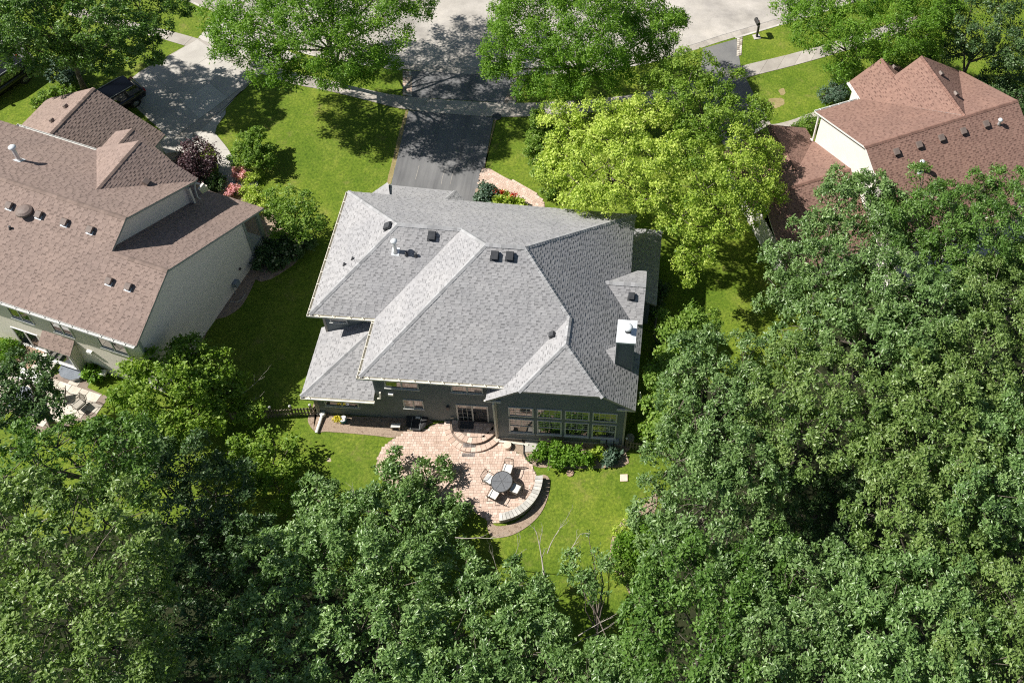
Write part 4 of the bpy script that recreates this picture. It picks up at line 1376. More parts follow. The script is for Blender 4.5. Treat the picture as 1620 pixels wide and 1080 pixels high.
# curved seat wall
sw = tag(empty('seat_wall', (10.95, -14.45, 0)), 'curved stone seat wall with pale caps round the patio table', 'wall')
n = 17
A0, A1 = -78, 10
cw = []
for i in range(n):
    t0, t1 = A0 + (A1 - A0) * i / n, A0 + (A1 - A0) * (i + 1) / n
    f = lambda a: 2.1 + 0.12 * math.sin(R(2 * (a + 40)))
    m = MB()
    g0 = 0.25
    q = [((f(t0 + g0) - 0.19) * math.cos(R(t0 + g0)), (f(t0) - 0.19) * math.sin(R(t0 + g0))), ((f(t0) + 0.22) * math.cos(R(t0 + g0)), (f(t0) + 0.22) * math.sin(R(t0 + g0))),
         ((f(t1) + 0.22) * math.cos(R(t1 - g0)), (f(t1) + 0.22) * math.sin(R(t1 - g0))), ((f(t1) - 0.19) * math.cos(R(t1 - g0)), (f(t1) - 0.19) * math.sin(R(t1 - g0)))]
    m.prism(q, 0.452, 0.52 + random.uniform(-0.004, 0.006))
    m.build('cap_stone', 'capstone', sw)
    for r in range(3):
        for h in (0, 1):
            s0 = t0 + (t1 - t0) * (h / 2) + (t1 - t0) * 0.25 * (r % 2)
            s1 = s0 + (t1 - t0) / 2 - 0.2
            m = MB()
            e = random.uniform(-0.012, 0.012)
            m.prism([((f(s) + w_) * math.cos(R(s)), (f(s) + w_) * math.sin(R(s))) for s, w_ in ((s0, -0.15), (s0, 0.17 + e), (s1, 0.17 + e), (s1, -0.15))], 0.002 + r * 0.15, 0.145 + r * 0.15)
            m.build('wall_stone', 'wallstone', sw)

# round table
tb = tag(empty('patio_table', (11.23, -14.62, 0.034)), 'round charcoal mesh patio table inside the curved wall', 'table')
m = MB()
m.lathe([(0.50, 0.695), (0.56, 0.70), (0.565, 0.72), (0.54, 0.728), (0.05, 0.724), (0.02, 0.715)], (0, 0, 0), 40)
to = m.build('table_top', 'mesh_top', tb)
m = MB()
m.lathe([(0.545, 0.70), (0.585, 0.705), (0.585, 0.73), (0.555, 0.735), (0.545, 0.73)], (0, 0, 0), 40, 0, False)
m.build('rim', 'black_metal', to)
for k in range(6):
    a = k * math.pi / 3
    m = MB()
    m.box((0.28 * math.cos(a), 0.28 * math.sin(a), 0.7265), (0.5, 0.012, 0.008), a)
    m.build('rib', 'black_metal', to)
for k in range(4):
    a = math.pi / 4 + k * math.pi / 2
    one('leg', 'black_metal', tb, 'tube', [(0.40 * math.cos(a), 0.40 * math.sin(a), 0), (0.33 * math.cos(a), 0.33 * math.sin(a), 0.35), (0.42 * math.cos(a), 0.42 * math.sin(a), 0.70)], 0.018, 6)


def patio_chair(name='patio_chair', cushion='cushion', metal='bronze_metal'):
    """faces +y"""
    t = empty(name)
    one('seat_frame', metal, t, 'box', (0, 0, 0.41), (0.52, 0.52, 0.03))
    m = MB()
    m.box((0, 0.0, 0.465), (0.49, 0.48, 0.075))
    c = m.build('seat_cushion', cushion, t)
    bevel(c, 0.03, 2)
    m = MB()
    m.tube([(-0.25, -0.24, 0.41), (-0.25, -0.30, 0.7), (-0.24, -0.36, 0.93), (0, -0.375, 0.985), (0.24, -0.36, 0.93), (0.25, -0.30, 0.7), (0.25, -0.24, 0.41)], 0.016, 6)
    b = m.build('back_frame', metal, t)
    for k in range(6):
        x = -0.19 + 0.076 * k
        one('back_slat', metal, b, 'tube', [(x, -0.26, 0.46), (x, -0.30, 0.7), (x, -0.365, 0.955)], 0.009, 5)
    for sx in (-1, 1):
        one('leg', metal, t, 'tube', [(0.25 * sx, 0.27, 0.0), (0.26 * sx, 0.25, 0.42), (0.27 * sx, 0.24, 0.62)], 0.015, 6)
        one('leg', metal, t, 'tube', [(0.25 * sx, -0.32, 0.0), (0.25 * sx, -0.24, 0.41)], 0.015, 6)
        one('armrest', metal, t, 'tube', [(0.27 * sx, 0.26, 0.62), (0.28 * sx, 0.0, 0.645), (0.255 * sx, -0.3, 0.65)], 0.017, 6)
    return t


ch0 = patio_chair()
chairs = (((11.41, -13.80), 'patio chair with white cushion on the house side of the round table'), ((10.50, -14.42), 'patio chair with white cushion on the step side, left of the round table'),
          ((10.90, -15.24), 'patio chair with white cushion on the lawn side of the round table'), ((11.98, -14.86), 'patio chair half in shadow between round table and curved wall'))
for i, ((x, y), lb) in enumerate(chairs):
    c = ch0 if i == 0 else copy_tree(ch0)
    c.location = (x, y, 0.034)
    c.rotation_euler.z = math.atan2(-14.62 - y, 11.23 - x) - math.pi / 2 + (0.08, -0.18, 0.1, -0.05)[i]
    tag(c, lb, 'chair', 'chairs round the patio table')

# small things along the rear wall
m = MB()
m.lathe([(0.2, 0.0), (0.22, 0.03), (0.22, 0.26), (0.2, 0.29), (0.05, 0.295)], (0, 0, 0), 20)
o = tag(m.build('stone_drum', 'blush_stone', None), 'pale round stone drum at the patio corner by the downspout', 'garden stool')
o.location = (*(11.17, -12.38), 0.03)
hw_ = tag(empty('window_well', (5.95, -11.12, 0.03)), 'dark clear window well cover against the rear wall', 'window well')
m = MB()
m.prism([(-0.55, 0.0), (-0.48, -0.45), (-0.25, -0.66), (0.25, -0.66), (0.48, -0.45), (0.55, 0.0)], 0.0, 0.16)
m.build('well_ring', 'galv', hw_)
m = MB()
m.face([(-0.6, 0.0, 0.36), (-0.52, -0.5, 0.2), (-0.27, -0.72, 0.19), (0.27, -0.72, 0.19), (0.52, -0.5, 0.2), (0.6, 0.0, 0.36)])
m.face([(-0.6, 0.0, 0.162), (-0.52, -0.5, 0.162), (-0.52, -0.5, 0.2), (-0.6, 0.0, 0.36)])
m.face([(0.6, 0.0, 0.162), (0.52, -0.5, 0.162), (0.52, -0.5, 0.2), (0.6, 0.0, 0.36)])
m.build('bubble_cover', 'door_dark', hw_)
for x in (-0.25, 0.25):
    one('rib', 'plastic_clear', hw_, 'tube', [(x, -0.02, 0.375), (x * 0.95, -0.7, 0.2)], 0.014, 5)
one('label_plate', 'white_paint', hw_, 'box', (0.05, -0.08, 0.385), (0.26, 0.12, 0.03))
bb = tag(empty('garden_bench', (*(4.89, -11.74), 0.035), 0.06), 'small low grey bench at the left corner of the patio', 'bench')
one('seat', 'trim_grey', bb, 'box', (0, 0, 0.38), (0.5, 0.24, 0.05))
for sx in (-0.2, 0.2):
    one('leg', 'trim_taupe', bb, 'box', (sx, 0, 0.178), (0.06, 0.2, 0.356))
pe = tag(empty('drain_pipe', (*(0.75, -11.25), 0.05)), 'white downspout extension pipe lying from the house corner to the lawn', 'pipe')
one('elbow', 'white_paint', pe, 'lathe', [(0.13, 0.0), (0.15, 0.03), (0.15, 0.24), (0.11, 0.27), (0.02, 0.28)], (0, 0, 0), 14)
m = MB()
e_ = Vector((0.69, -12.31)) - Vector((0.75, -11.25))
m.tube([(0, 0, 0.14), (e_.x * 0.5, e_.y * 0.5, 0.10), (e_.x, e_.y, 0.07)], 0.085, 10)
m.build('pipe', 'white_paint', pe)
pt = tag(empty('flower_pot', (1.95, -11.5, 0.04)), 'teal glazed pot beside yellow flowers at the rear wall', 'pot')
one('pot', 'teal_pot', pt, 'lathe', [(0.12, 0), (0.17, 0.06), (0.2, 0.2), (0.17, 0.27), (0.15, 0.26)], (0, 0, 0), 16)
one('rim', 'lamp_clear', pt, 'lathe', [(0.14, 0.26), (0.19, 0.27), (0.185, 0.30), (0.13, 0.30)], (0, 0, 0), 16)
for p, s_, lb, mt in (((17.8, -13.72), 0.42, 'square pale stepping stone alone in the back lawn', 'blush_stone'), ((14.81, -13.62), 0.4, 'round blush stepping stone at the edge of the green shrub', 'terracotta'),
                      ((12.48, -12.26), 0.7, 'flat grey stone slab by the corner of the window bay', 'concrete')):
    m = MB()
    if s_ == 0.4:
        m.lathe([(0.22, 0.0), (0.22, 0.03), (0.19, 0.045), (0.05, 0.046)], (0, 0, 0.01), 9)
    else:
        m.box((0, 0, 0.035), (s_, s_ * 0.95, 0.06), 0.1)
    o = bevel(m.build('stepping_stone', mt), 0.015)
    o.location = (*p, 0.01)
    tag(o, lb, 'stepping stone')
m = MB()
m.tube([(*(11.94, -11.93), 0.1), (*(12.08, -12.36), 0.07), (*(12.13, -12.72), 0.06), (*(12.36, -13.06), 0.05), (*(12.62, -13.23), 0.05)], 0.045, 6)
tag(m.build('edging_hose', 'black_metal'), 'black edging hose curving between mulch and patio corner', 'hose')
hr = tag(empty('hose_reel', (17.95, -11.6, 0.0)), 'pale hose reel at the dark right corner of the house', 'hose reel')
one('drum', 'trim_taupe', hr, 'lathe', [(0.22, 0.3), (0.24, 0.34), (0.14, 0.36), (0.14, 0.5), (0.24, 0.52), (0.22, 0.56)], (0, 0, 0), 14)
one('stand', 'trim_taupe', hr, 'box', (0, 0, 0.15), (0.3, 0.3, 0.3))
m = MB()
m.tube([(*(18.21, -2.61), 0.3), (*(18.38, -2.78), 0.25), (*(18.75, -2.3), 0.2), (*(19.25, -1.48), 0.2)], 0.05, 6)
tag(m.build('drain_hose', 'trim_taupe'), 'pale drain hose in the shade right of the house', 'hose')


# ---------------------------------------------------------------- fences
def picket_fence(name, p, q, label, h=0.95, picket=0.085, gap=0.165):
    p, q = Vector(p), Vector(q)
    d = (q - p)
    L = d.length
    d.normalize()
    rz = math.atan2(d.y, d.x)
    f = tag(empty(name, (p.x, p.y, 0), rz), label, 'fence')
    for z in (0.25, 0.72):
        one('rail', 'weathered', f, 'box', (L / 2, 0.03, z), (L, 0.04, 0.085))
    pm = MB()
    pm.box((0, 0, h / 2 - 0.04), (picket, 0.022, h - 0.08))
    pm.v += [(-picket / 2, -0.011, h - 0.08), (picket / 2, -0.011, h - 0.08), (0, -0.011, h), (-picket / 2, 0.011, h - 0.08), (picket / 2, 0.011, h - 0.08), (0, 0.011, h)]
    k = len(pm.v) - 6
    for fc in ((k, k + 1, k + 2), (k + 5, k + 4, k + 3), (k + 1, k + 4, k + 5, k + 2), (k + 3, k, k + 2, k + 5)):
        pm.f.append(fc)
        pm.mi.append(0)
    me = pm.mesh('picket', 'weathered')
    x = 0.08
    while x < L:
        o = bpy.data.objects.new('picket', me)
        col.objects.link(o)
        o.parent = f
        o.location = (x, random.uniform(-0.004, 0.004), random.uniform(-0.02, 0.02))
        o.rotation_euler.y = random.uniform(-0.03, 0.03)
        x += gap
    x = 0.0
    while x < L + 0.1:
        po = one('post', 'weathered', f, 'box', (x, 0.1, 0.52), (0.1, 0.1, 1.04))
        one('post_cap', 'trim_grey', po, 'lathe', [(0.07, 1.04), (0.075, 1.06), (0.02, 1.12)], (x, 0.1, 0.0), 8)
        x += 1.05
    return f


picket_fence('picket_fence', (-4.0, -11.85), (0.42, -11.22), 'weathered picket fence left of the house corner over the lawn')
picket_fence('picket_fence', (17.75, -12.0), (20.2, -12.25), 'dark picket fence in the shade right of the window bay', 0.95, 0.085, 0.17)

# ---------------------------------------------------------------- mailbox, marker post
mb = tag(empty('mailbox', (*(25.1, 21.39), 0), 0.35), 'dark mailbox on a wooden post beside the street kerb', 'mailbox')
one('post', 'black_metal', mb, 'box', (0, 0, 0.65), (0.14, 0.14, 1.3))
one('base', 'concrete', mb, 'box', (0, 0, 0.03), (0.55, 0.5, 0.06))
one('arm', 'black_metal', mb, 'box', (0, 0.22, 1.18), (0.1, 0.6, 0.1))
m = MB()
m.v = []
prof = [(-0.14, 0), (0.14, 0), (0.14, 0.18), (0.10, 0.27), (0, 0.31), (-0.10, 0.27), (-0.14, 0.18)]
for y in (0.05, 0.68):
    m.v += [(x, y, 1.24 + z) for x, z in prof]
k = len(prof)
m.f = [tuple(range(k))[::-1], tuple(range(k, 2 * k))] + [(i, (i + 1) % k, k + (i + 1) % k, k + i) for i in range(k)]
m.mi = [0] * len(m.f)
bx_ = m.build('box', 'black_metal', mb)
one('flag', 'lamp_red', bx_, 'box', (0.155, 0.3, 1.5), (0.012, 0.05, 0.16))
mp = tag(empty('marker_post', (*(9.4, 10.66), 0)), 'thin white marker post on the front lawn under the locust tree', 'post')
one('stake', 'white_paint', mp, 'box', (0, 0, 0.7), (0.07, 0.07, 1.4))
one('cap', 'white_paint', mp, 'box', (0, 0, 1.42), (0.1, 0.1, 0.05))


# ---------------------------------------------------------------- cars
def car(label, loc, rz, kind='SUV'):
    """nose towards +x, 4.7 m long"""
    t = tag(empty('parked_car', loc, rz), label, 'car', 'cars parked on the driveways')
    st = [(-2.32, 0.80, 0.55, 0.92), (-2.2, 0.88, 0.30, 1.02), (-1.5, 0.93, 0.26, 1.06), (0.0, 0.94, 0.25, 1.03), (1.0, 0.93, 0.26, 1.0), (1.8, 0.90, 0.28, 0.93), (2.2, 0.82, 0.32, 0.80), (2.36, 0.66, 0.42, 0.68)]
    m = MB()
    ring = []
    for x, w, z0, z1 in st:
        ring.append([(x, -w * 0.82, z0), (x, -w, z0 + 0.12), (x, -w, (z0 + z1) / 2), (x, -w * 0.96, z1 - 0.09), (x, -w * 0.82, z1), (x, 0, z1 + 0.03),
                     (x, w * 0.82, z1), (x, w * 0.96, z1 - 0.09), (x, w, (z0 + z1) / 2), (x, w, z0 + 0.12), (x, w * 0.82, z0)])
    k = 11
    m.v = [p for r in ring for p in r]
    for i in range(len(ring) - 1):
        for j in range(k):
            m.f.append((i * k + j, i * k + (j + 1) % k, (i + 1) * k + (j + 1) % k, (i + 1) * k + j))
    m.f += [tuple(range(k))[::-1], tuple(range((len(ring) - 1) * k, len(ring) * k))]
    m.mi = [0] * len(m.f)
    m.build('body', 'carpaint', t, True)
    # cabin
    lo = [(-2.15, 0.78), (-1.2, 0.82), (0.55, 0.82), (1.05, 0.74)]
    hi = [(-1.85, 0.62), (-1.1, 0.68), (0.15, 0.68), (0.30, 0.62)]
    zl, zh = 1.02, 1.62
    cb = MB()
    for a in range(3):
        (x0, w0), (x1, w1) = lo[a], lo[a + 1]
        (u0, v0), (u1, v1) = hi[a], hi[a + 1]
        for s_ in (-1, 1):
            cb.face([(x0, s_ * w0, zl - 0.02), (x1, s_ * w1, zl - 0.02), (u1, s_ * v1, zh), (u0, s_ * v0, zh)][::s_])
    cb.face([(lo[0][0], -lo[0][1], zl - 0.02), (lo[0][0], lo[0][1], zl - 0.02), (hi[0][0], hi[0][1], zh), (hi[0][0], -hi[0][1], zh)])
    cb.face([(lo[3][0], lo[3][1], zl - 0.04), (lo[3][0], -lo[3][1], zl - 0.04), (hi[3][0], -hi[3][1], zh), (hi[3][0], hi[3][1], zh)])
    cb.face([(x, -w, zh) for x, w in hi] + [(x, w, zh) for x, w in hi[::-1]])
    cb.build('cabin', 'carpaint', t)

    def glass(nm, q, out):
        c = sum((Vector(p) for p in q), Vector()) / 4
        g_ = MB()
        g_.face([c + (Vector(p) - c) * 0.86 + Vector(out) * 0.012 for p in q])
        return g_.build(nm, 'carglass', t)
    for s_ in (-1, 1):
        for a in range(3):
            (x0, w0), (x1, w1) = lo[a], lo[a + 1]
            (u0, v0), (u1, v1) = hi[a], hi[a + 1]
            glass('side_window', [(x0, s_ * w0, zl), (x1, s_ * w1, zl), (u1, s_ * v1, zh), (u0, s_ * v0, zh)], (0, s_, 0.25))
    glass('windscreen', [(lo[3][0], lo[3][1], zl - 0.04), (lo[3][0], -lo[3][1], zl - 0.04), (hi[3][0], -hi[3][1], zh), (hi[3][0], hi[3][1], zh)], (0.7, 0, 0.7))
    glass('rear_window', [(lo[0][0], -lo[0][1], zl), (lo[0][0], lo[0][1], zl), (hi[0][0], hi[0][1], zh), (hi[0][0], -hi[0][1], zh)], (-0.9, 0, 0.3))
    for s_ in (-1, 1):
        one('roof_rail', 'galv', t, 'tube', [(-1.7, s_ * 0.6, zh + 0.01), (-1.5, s_ * 0.62, zh + 0.06), (-0.2, s_ * 0.62, zh + 0.06), (0.05, s_ * 0.6, zh + 0.01)], 0.02, 6)
        one('mirror', 'carpaint', t, 'box', (0.75, s_ * 0.98, 1.08), (0.14, 0.2, 0.15))
        one('headlight', 'lamp_clear', t, 'box', (2.2, s_ * 0.62, 0.72), (0.22, 0.34, 0.12))
        one('tail_light', 'lamp_red', t, 'box', (-2.27, s_ * 0.7, 0.88), (0.12, 0.24, 0.2))
        for x in (-1.42, 1.45):
            w_ = empty('wheel', (x, s_ * 0.85, 0.34), 0, t)
            tm = MB()
            tm.lathe([(0.22, -0.1), (0.33, -0.11), (0.345, -0.07), (0.345, 0.07), (0.33, 0.11), (0.22, 0.1)], (0, 0, 0), 20)
            to_ = tm.build('tyre', 'tyre', w_)
            to_.rotation_euler.x = R(90)
            rm = MB()
            rm.lathe([(0.2, -0.08), (0.23, -0.09), (0.23, 0.09), (0.2, 0.1), (0.06, 0.115), (0.05, 0.12)], (0, 0, 0), 14)
            ro = rm.build('rim', 'rim', w_)
            ro.rotation_euler.x = R(90)
            if s_ > 0:
                ro.rotation_euler.x = R(-90)
    return t


car('black car parked on the concrete drive behind the brown roof', (*(-18.63, 8.73, 0.6)[:2], 0.03), R(233))
car('black car at the left edge on the shaded asphalt drive', (*(-26.15, 9.7, 0.7)[:2], 0.016), R(-118))

# ---------------------------------------------------------------- things on the left patio
def small_table(loc, label):
    t = tag(empty('side_table', loc), label, 'table')
    one('table_top', 'blue_grey', t, 'lathe', [(0.6, 0.68), (0.63, 0.70), (0.63, 0.72), (0.58, 0.73), (0.02, 0.73)], (0, 0, 0), 24)
    for k in range(4):
        a = k * math.pi / 2 + 0.4
        one('leg', 'black_metal', t, 'tube', [(0.45 * math.cos(a), 0.45 * math.sin(a), 0), (0.4 * math.cos(a), 0.4 * math.sin(a), 0.69)], 0.02, 6)
    return t


small_table((*(-15.12, -11.63, 0.7)[:2], 0.03), 'slate topped table under the leafy tree on the left patio')
for p, rz, lb in (((-13.2, -11.28, 0.4), 1.9, 'patio chair with taupe cushion on the left patio under leaves'), ((-12.06, -11.71, 0.4), 2.6, 'patio chair nearest the corner of the buff slab patio')):
    c = patio_chair('patio_chair', 'trim_taupe')
    c.location = (p[0], p[1], 0.03)
    c.rotation_euler.z = rz
    tag(c, lb, 'chair', 'chairs on the left patio')
hb_ = tag(empty('basement_well', (*(-13.29, -9.74), 0.0), -0.2559), 'grey domed window well below the bay window', 'window well')
m = MB()
m.prism([(-0.7, 0.35), (-0.6, -0.25), (-0.25, -0.45), (0.3, -0.45), (0.62, -0.25), (0.7, 0.35)], 0.0, 0.3)
m.build('well_ring', 'galv', hb_)
m = MB()
m.prism([(-0.74, 0.37), (-0.64, -0.28), (-0.27, -0.5), (0.32, -0.5), (0.66, -0.28), (0.74, 0.37)], 0.304, 0.34)
m.build('cover', 'blue_grey', hb_)
st_ = tag(empty('rear_steps', (*(-14.92, -9.41), 0.0), -0.2559), 'pale steps below the sliding door of the beige house', 'steps')
for i in range(3):
    one('tread', 'concrete', st_, 'box', (-0.2 + 0.3 * i, -0.1 - 0.02 * i, 0.42 - 0.14 * i), (0.3, 1.1, 0.08))
one('landing', 'terracotta', st_, 'box', (-0.9, -0.05, 0.2), (1.1, 1.2, 0.4))
pp_ = tag(empty('clay_planter', (*(-16.86, -8.55), 0.03)), 'round clay planter by the sliding door of the beige house', 'planter')
one('pot', 'terracotta', pp_, 'lathe', [(0.22, 0), (0.33, 0.3), (0.36, 0.34), (0.33, 0.36), (0.26, 0.3)], (0, 0, 0), 16)
one('ac_vent', 'white_paint', pp_, 'box', (0, 0, 0.29), (0.3, 0.3, 0.02))
pp_.children[-1].name = 'soil'
pp_.children[-1].data.materials[0] = M['soil']
lt = tag(empty('patio_lamp', (*(-11.51, -9.88), 0.0)), 'white box lamp on a short stand by the beige rear wall', 'lamp')
one('stand', 'black_metal', lt, 'box', (0, 0, 0.25), (0.06, 0.06, 0.5))
one('shade', 'white_paint', lt, 'box', (0, 0, 0.55), (0.34, 0.3, 0.2))
wb = tag(empty('garden_bench', (*(-15.35, -10.27), 0.03), -0.2559), 'white block standing in for overexposed concrete between shrub and left patio', 'bench')  # made-up bench form; its white stands for overexposed concrete
one('top', 'white_paint', wb, 'box', (0, 0, 0.42), (1.5, 0.6, 0.08))
one('leg', 'concrete', wb, 'box', (-0.5, 0, 0.19), (0.25, 0.5, 0.38))
one('leg', 'concrete', wb, 'box', (0.5, 0, 0.19), (0.25, 0.5, 0.38))
m = MB()
m.tube([(*(-6.43, -4.69), 0.05), (*(-6, -4.66), 0.05), (*(-5.8, -4.47), 0.05), (*(-5.73, -4.12), 0.05)], 0.04, 6)
tag(m.build('garden_hose', 'trim_taupe'), 'pale curved pipe end in the shaded bed by the beige wall', 'hose')


# ---------------------------------------------------------------- vegetation
def unit(a):
    return a / np.maximum(1e-9, np.linalg.norm(a, axis=-1, keepdims=True))


def wob(p, k, seed):
    """smooth pseudo noise in about -1..1"""
    r = np.random.default_rng(seed)
    out = np.zeros(len(p))
    for i in range(5):
        d = r.normal(size=3)
        d /= np.linalg.norm(d)
        out += np.sin(p @ (d * k * (0.7 + 0.25 * i)) + r.uniform(0, 6.28)) / (1 + 0.35 * i)
    return out / 2.4


LEAF_TOTAL = [0]

#            leaf L, W, puffs/m2, puff radius, rosettes per puff, leaves per rosette, spread, gap level, fill, fold
KIND = {
    'forest':   (0.185, 0.090, 1.3, 0.52, 32, 10, 0.075, -0.60, 0.16, 0.16),
    'magnolia': (0.195, 0.086, 1.4, 0.46, 29, 10, 0.080, -0.60, 0.16, 0.18),
    'locust':   (0.19, 0.072, 1.7, 0.50, 28, 11, 0.15, -0.70, 0.22, 0.10),
    'birch':    (0.15, 0.098, 1.7, 0.50, 27, 10, 0.11, -0.80, 0.20, 0.12),
    'sparse':   (0.20, 0.090, 1.3, 0.44, 19, 10, 0.09, -0.20, 0.10, 0.16),
    'shrub':    (0.12, 0.070, 5.0, 0.22, 13, 9, 0.08, -0.90, 0.25, 0.12),
    'hosta':    (0.26, 0.12, 6.0, 0.16, 6, 7, 0.06, -0.90, 0.10, 0.20),
    'bloom':    (0.10, 0.085, 8.0, 0.12, 9, 8, 0.06, -0.9, 0.1, 0.10),
}


def leaf_mesh(name, lobes, kind, mats, seed, dens=1.0, size=1.0, squash=0.86):
    r = np.random.default_rng(seed)
    L, W, pd, pr, nro, per, spread, gap, fill, fold = KIND[kind]
    L, W = L * size, W * size
    lobes = np.array(lobes, float)
    C, Rr = lobes[:, :3], lobes[:, 3]
    sc = np.array([1, 1, squash])
    small = kind in ('shrub', 'bloom', 'hosta')
    tips, dirs, own = [], [], []
    for i in range(len(lobes)):
        n = max(6, int(1.9 * pd * dens * 4 * math.pi * Rr[i] ** 2))
        d = unit(r.normal(size=(n, 3)))
        d = d[d[:, 2] > (-0.45 if small else -0.12) - 0.35 * r.random(len(d))]
        rad = np.maximum(Rr[i] * 0.35, Rr[i] - 0.45 * pr) * (0.78 + 0.34 * r.random(len(d))) * (1 + 0.22 * wob(d, 3.6, seed + 7 * i))
        p = C[i] + d * rad[:, None] * sc
        ok = np.ones(len(p), bool)
        for j in range(len(lobes)):
            if j != i:
                ok &= np.linalg.norm((p - C[j]) / sc, axis=1) > 0.80 * Rr[j]
        tips.append(p[ok])
        dirs.append(d[ok])
        own.append(np.full(int(ok.sum()), Rr[i]))
    own = np.concatenate(own)
    pc, pdr = np.concatenate(tips), np.concatenate(dirs)
    ok = wob(pc, 1.9 if not small else 7.0, seed + 99) + 0.3 * r.normal(size=len(pc)) > gap
    pc, pdr, own = pc[ok], pdr[ok], own[ok]
    # keep the puffs apart so that the crown breaks up into clumps
    order = r.permutation(len(pc))
    kept = []
    grid = {}
    cell = pr * 1.5
    for k in order:
        key = tuple(np.floor(pc[k] / cell).astype(int))
        near = False
        for a in (-1, 0, 1):
            for b_ in (-1, 0, 1):
                for c in (-1, 0, 1):
                    for q in grid.get((key[0] + a, key[1] + b_, key[2] + c), ()):
                        if np.sum((pc[q] - pc[k]) ** 2) < (cell if own[k] > 1.1 else 0.62 * cell) ** 2:
                            near = True
        if not near:
            grid.setdefault(key, []).append(k)
            kept.append(k)
    pc, pdr = pc[kept], pdr[kept]
    npf = len(pc)
    prad = pr * (0.75 + 0.5 * r.random(npf))
    nr = np.maximum(4, nro * dens ** 0.3 * (0.7 + 0.6 * r.random(npf)) * (prad / pr) ** 1.4).astype(int)
    pi = np.repeat(np.arange(npf), nr)
    nn = len(pi)
    o = unit(pdr[pi] * 0.75 + np.array([0, 0, 0.35]) + 0.75 * r.normal(size=(nn, 3)))
    tip = pc[pi] + o * (prad[pi] * (0.72 + 0.36 * r.random(nn)))[:, None] * np.array([1, 1, 0.9])
    ptint = 0.5 + 0.10 * r.normal(size=npf)
    st = ptint[pi] + 0.13 * r.normal(size=nn)
    per_s = np.maximum(3, per * (0.6 + 0.8 * r.random(nn))).astype(int)
    idx = np.repeat(np.arange(nn), per_s)
    n = len(idx)
    oo = o[idx]
    rv = r.normal(size=(n, 3))
    rv = unit(rv - oo * np.sum(rv * oo, 1, keepdims=True))
    ax = unit(rv * 0.9 + oo * (0.15 + 0.7 * r.random(n))[:, None] + 0.2 * r.normal(size=(n, 3)))
    pos_ = tip[idx] + ax * (L * 0.5) + spread * r.normal(size=(n, 3)) - oo * (0.12 * L / 0.2 * r.random(n))[:, None]
    nm = np.array([0, 0, 0.35]) + oo * 0.9 + 0.42 * r.normal(size=(n, 3))
    tint = st[idx] + 0.12 * r.normal(size=n)
    # thinner filling inside the crown
    nf = int(n * fill)
    pw = Rr ** 2 / np.sum(Rr ** 2)
    li = r.choice(len(lobes), nf, p=pw)
    fp = C[li] + unit(r.normal(size=(nf, 3))) * (Rr[li] * (0.18 + 0.46 * r.random(nf)))[:, None] * sc
    pos_ = np.concatenate([pos_, fp])
    ax = np.concatenate([ax, unit(r.normal(size=(nf, 3)))])
    nm = np.concatenate([nm, np.array([0, 0, 0.6]) + 0.7 * r.normal(size=(nf, 3))])
    tint = np.concatenate([tint, 0.5 + 0.15 * r.normal(size=nf)])
    keep = pos_[:, 2] > 0.03
    pos_, ax, nm, tint = pos_[keep], ax[keep], nm[keep], tint[keep]
    n = len(pos_)
    nm = unit(nm - ax * np.sum(nm * ax, 1, keepdims=True))
    bx = np.cross(nm, ax)
    s = 0.55 + 0.85 * r.random(n) ** 1.2
    hl = (L * s / 2)[:, None]
    hw2 = (W * s / 2)[:, None]
    fo = (fold * W * s)[:, None]
    v = np.empty((n, 4, 3))
    v[:, 0] = pos_ - ax * hl
    v[:, 1] = pos_ + bx * hw2 + nm * fo + ax * hl * 0.12
    v[:, 2] = pos_ + ax * hl - nm * fo * 0.7
    v[:, 3] = pos_ - bx * hw2 + nm * fo + ax * hl * 0.12
    LEAF_TOTAL[0] += n
    me = bpy.data.meshes.new(name)
    me.vertices.add(4 * n)
    me.vertices.foreach_set('co', v.reshape(-1).astype(np.float32))
    # two triangles folded along the midrib
    tri = (np.arange(n)[:, None] * 4 + np.array([0, 1, 2, 0, 2, 3])[None]).reshape(-1)
    me.loops.add(6 * n)
    me.loops.foreach_set('vertex_index', tri.astype(np.int32))
    me.polygons.add(2 * n)
    me.polygons.foreach_set('loop_start', (np.arange(2 * n) * 3).astype(np.int32))
    at_ = me.attributes.new('tint', 'FLOAT', 'POINT')
    at_.data.foreach_set('value', np.repeat(np.clip(tint, 0, 1), 4).astype(np.float32))
    me.materials.append(M[mats])
    me.update()
    return me, tip


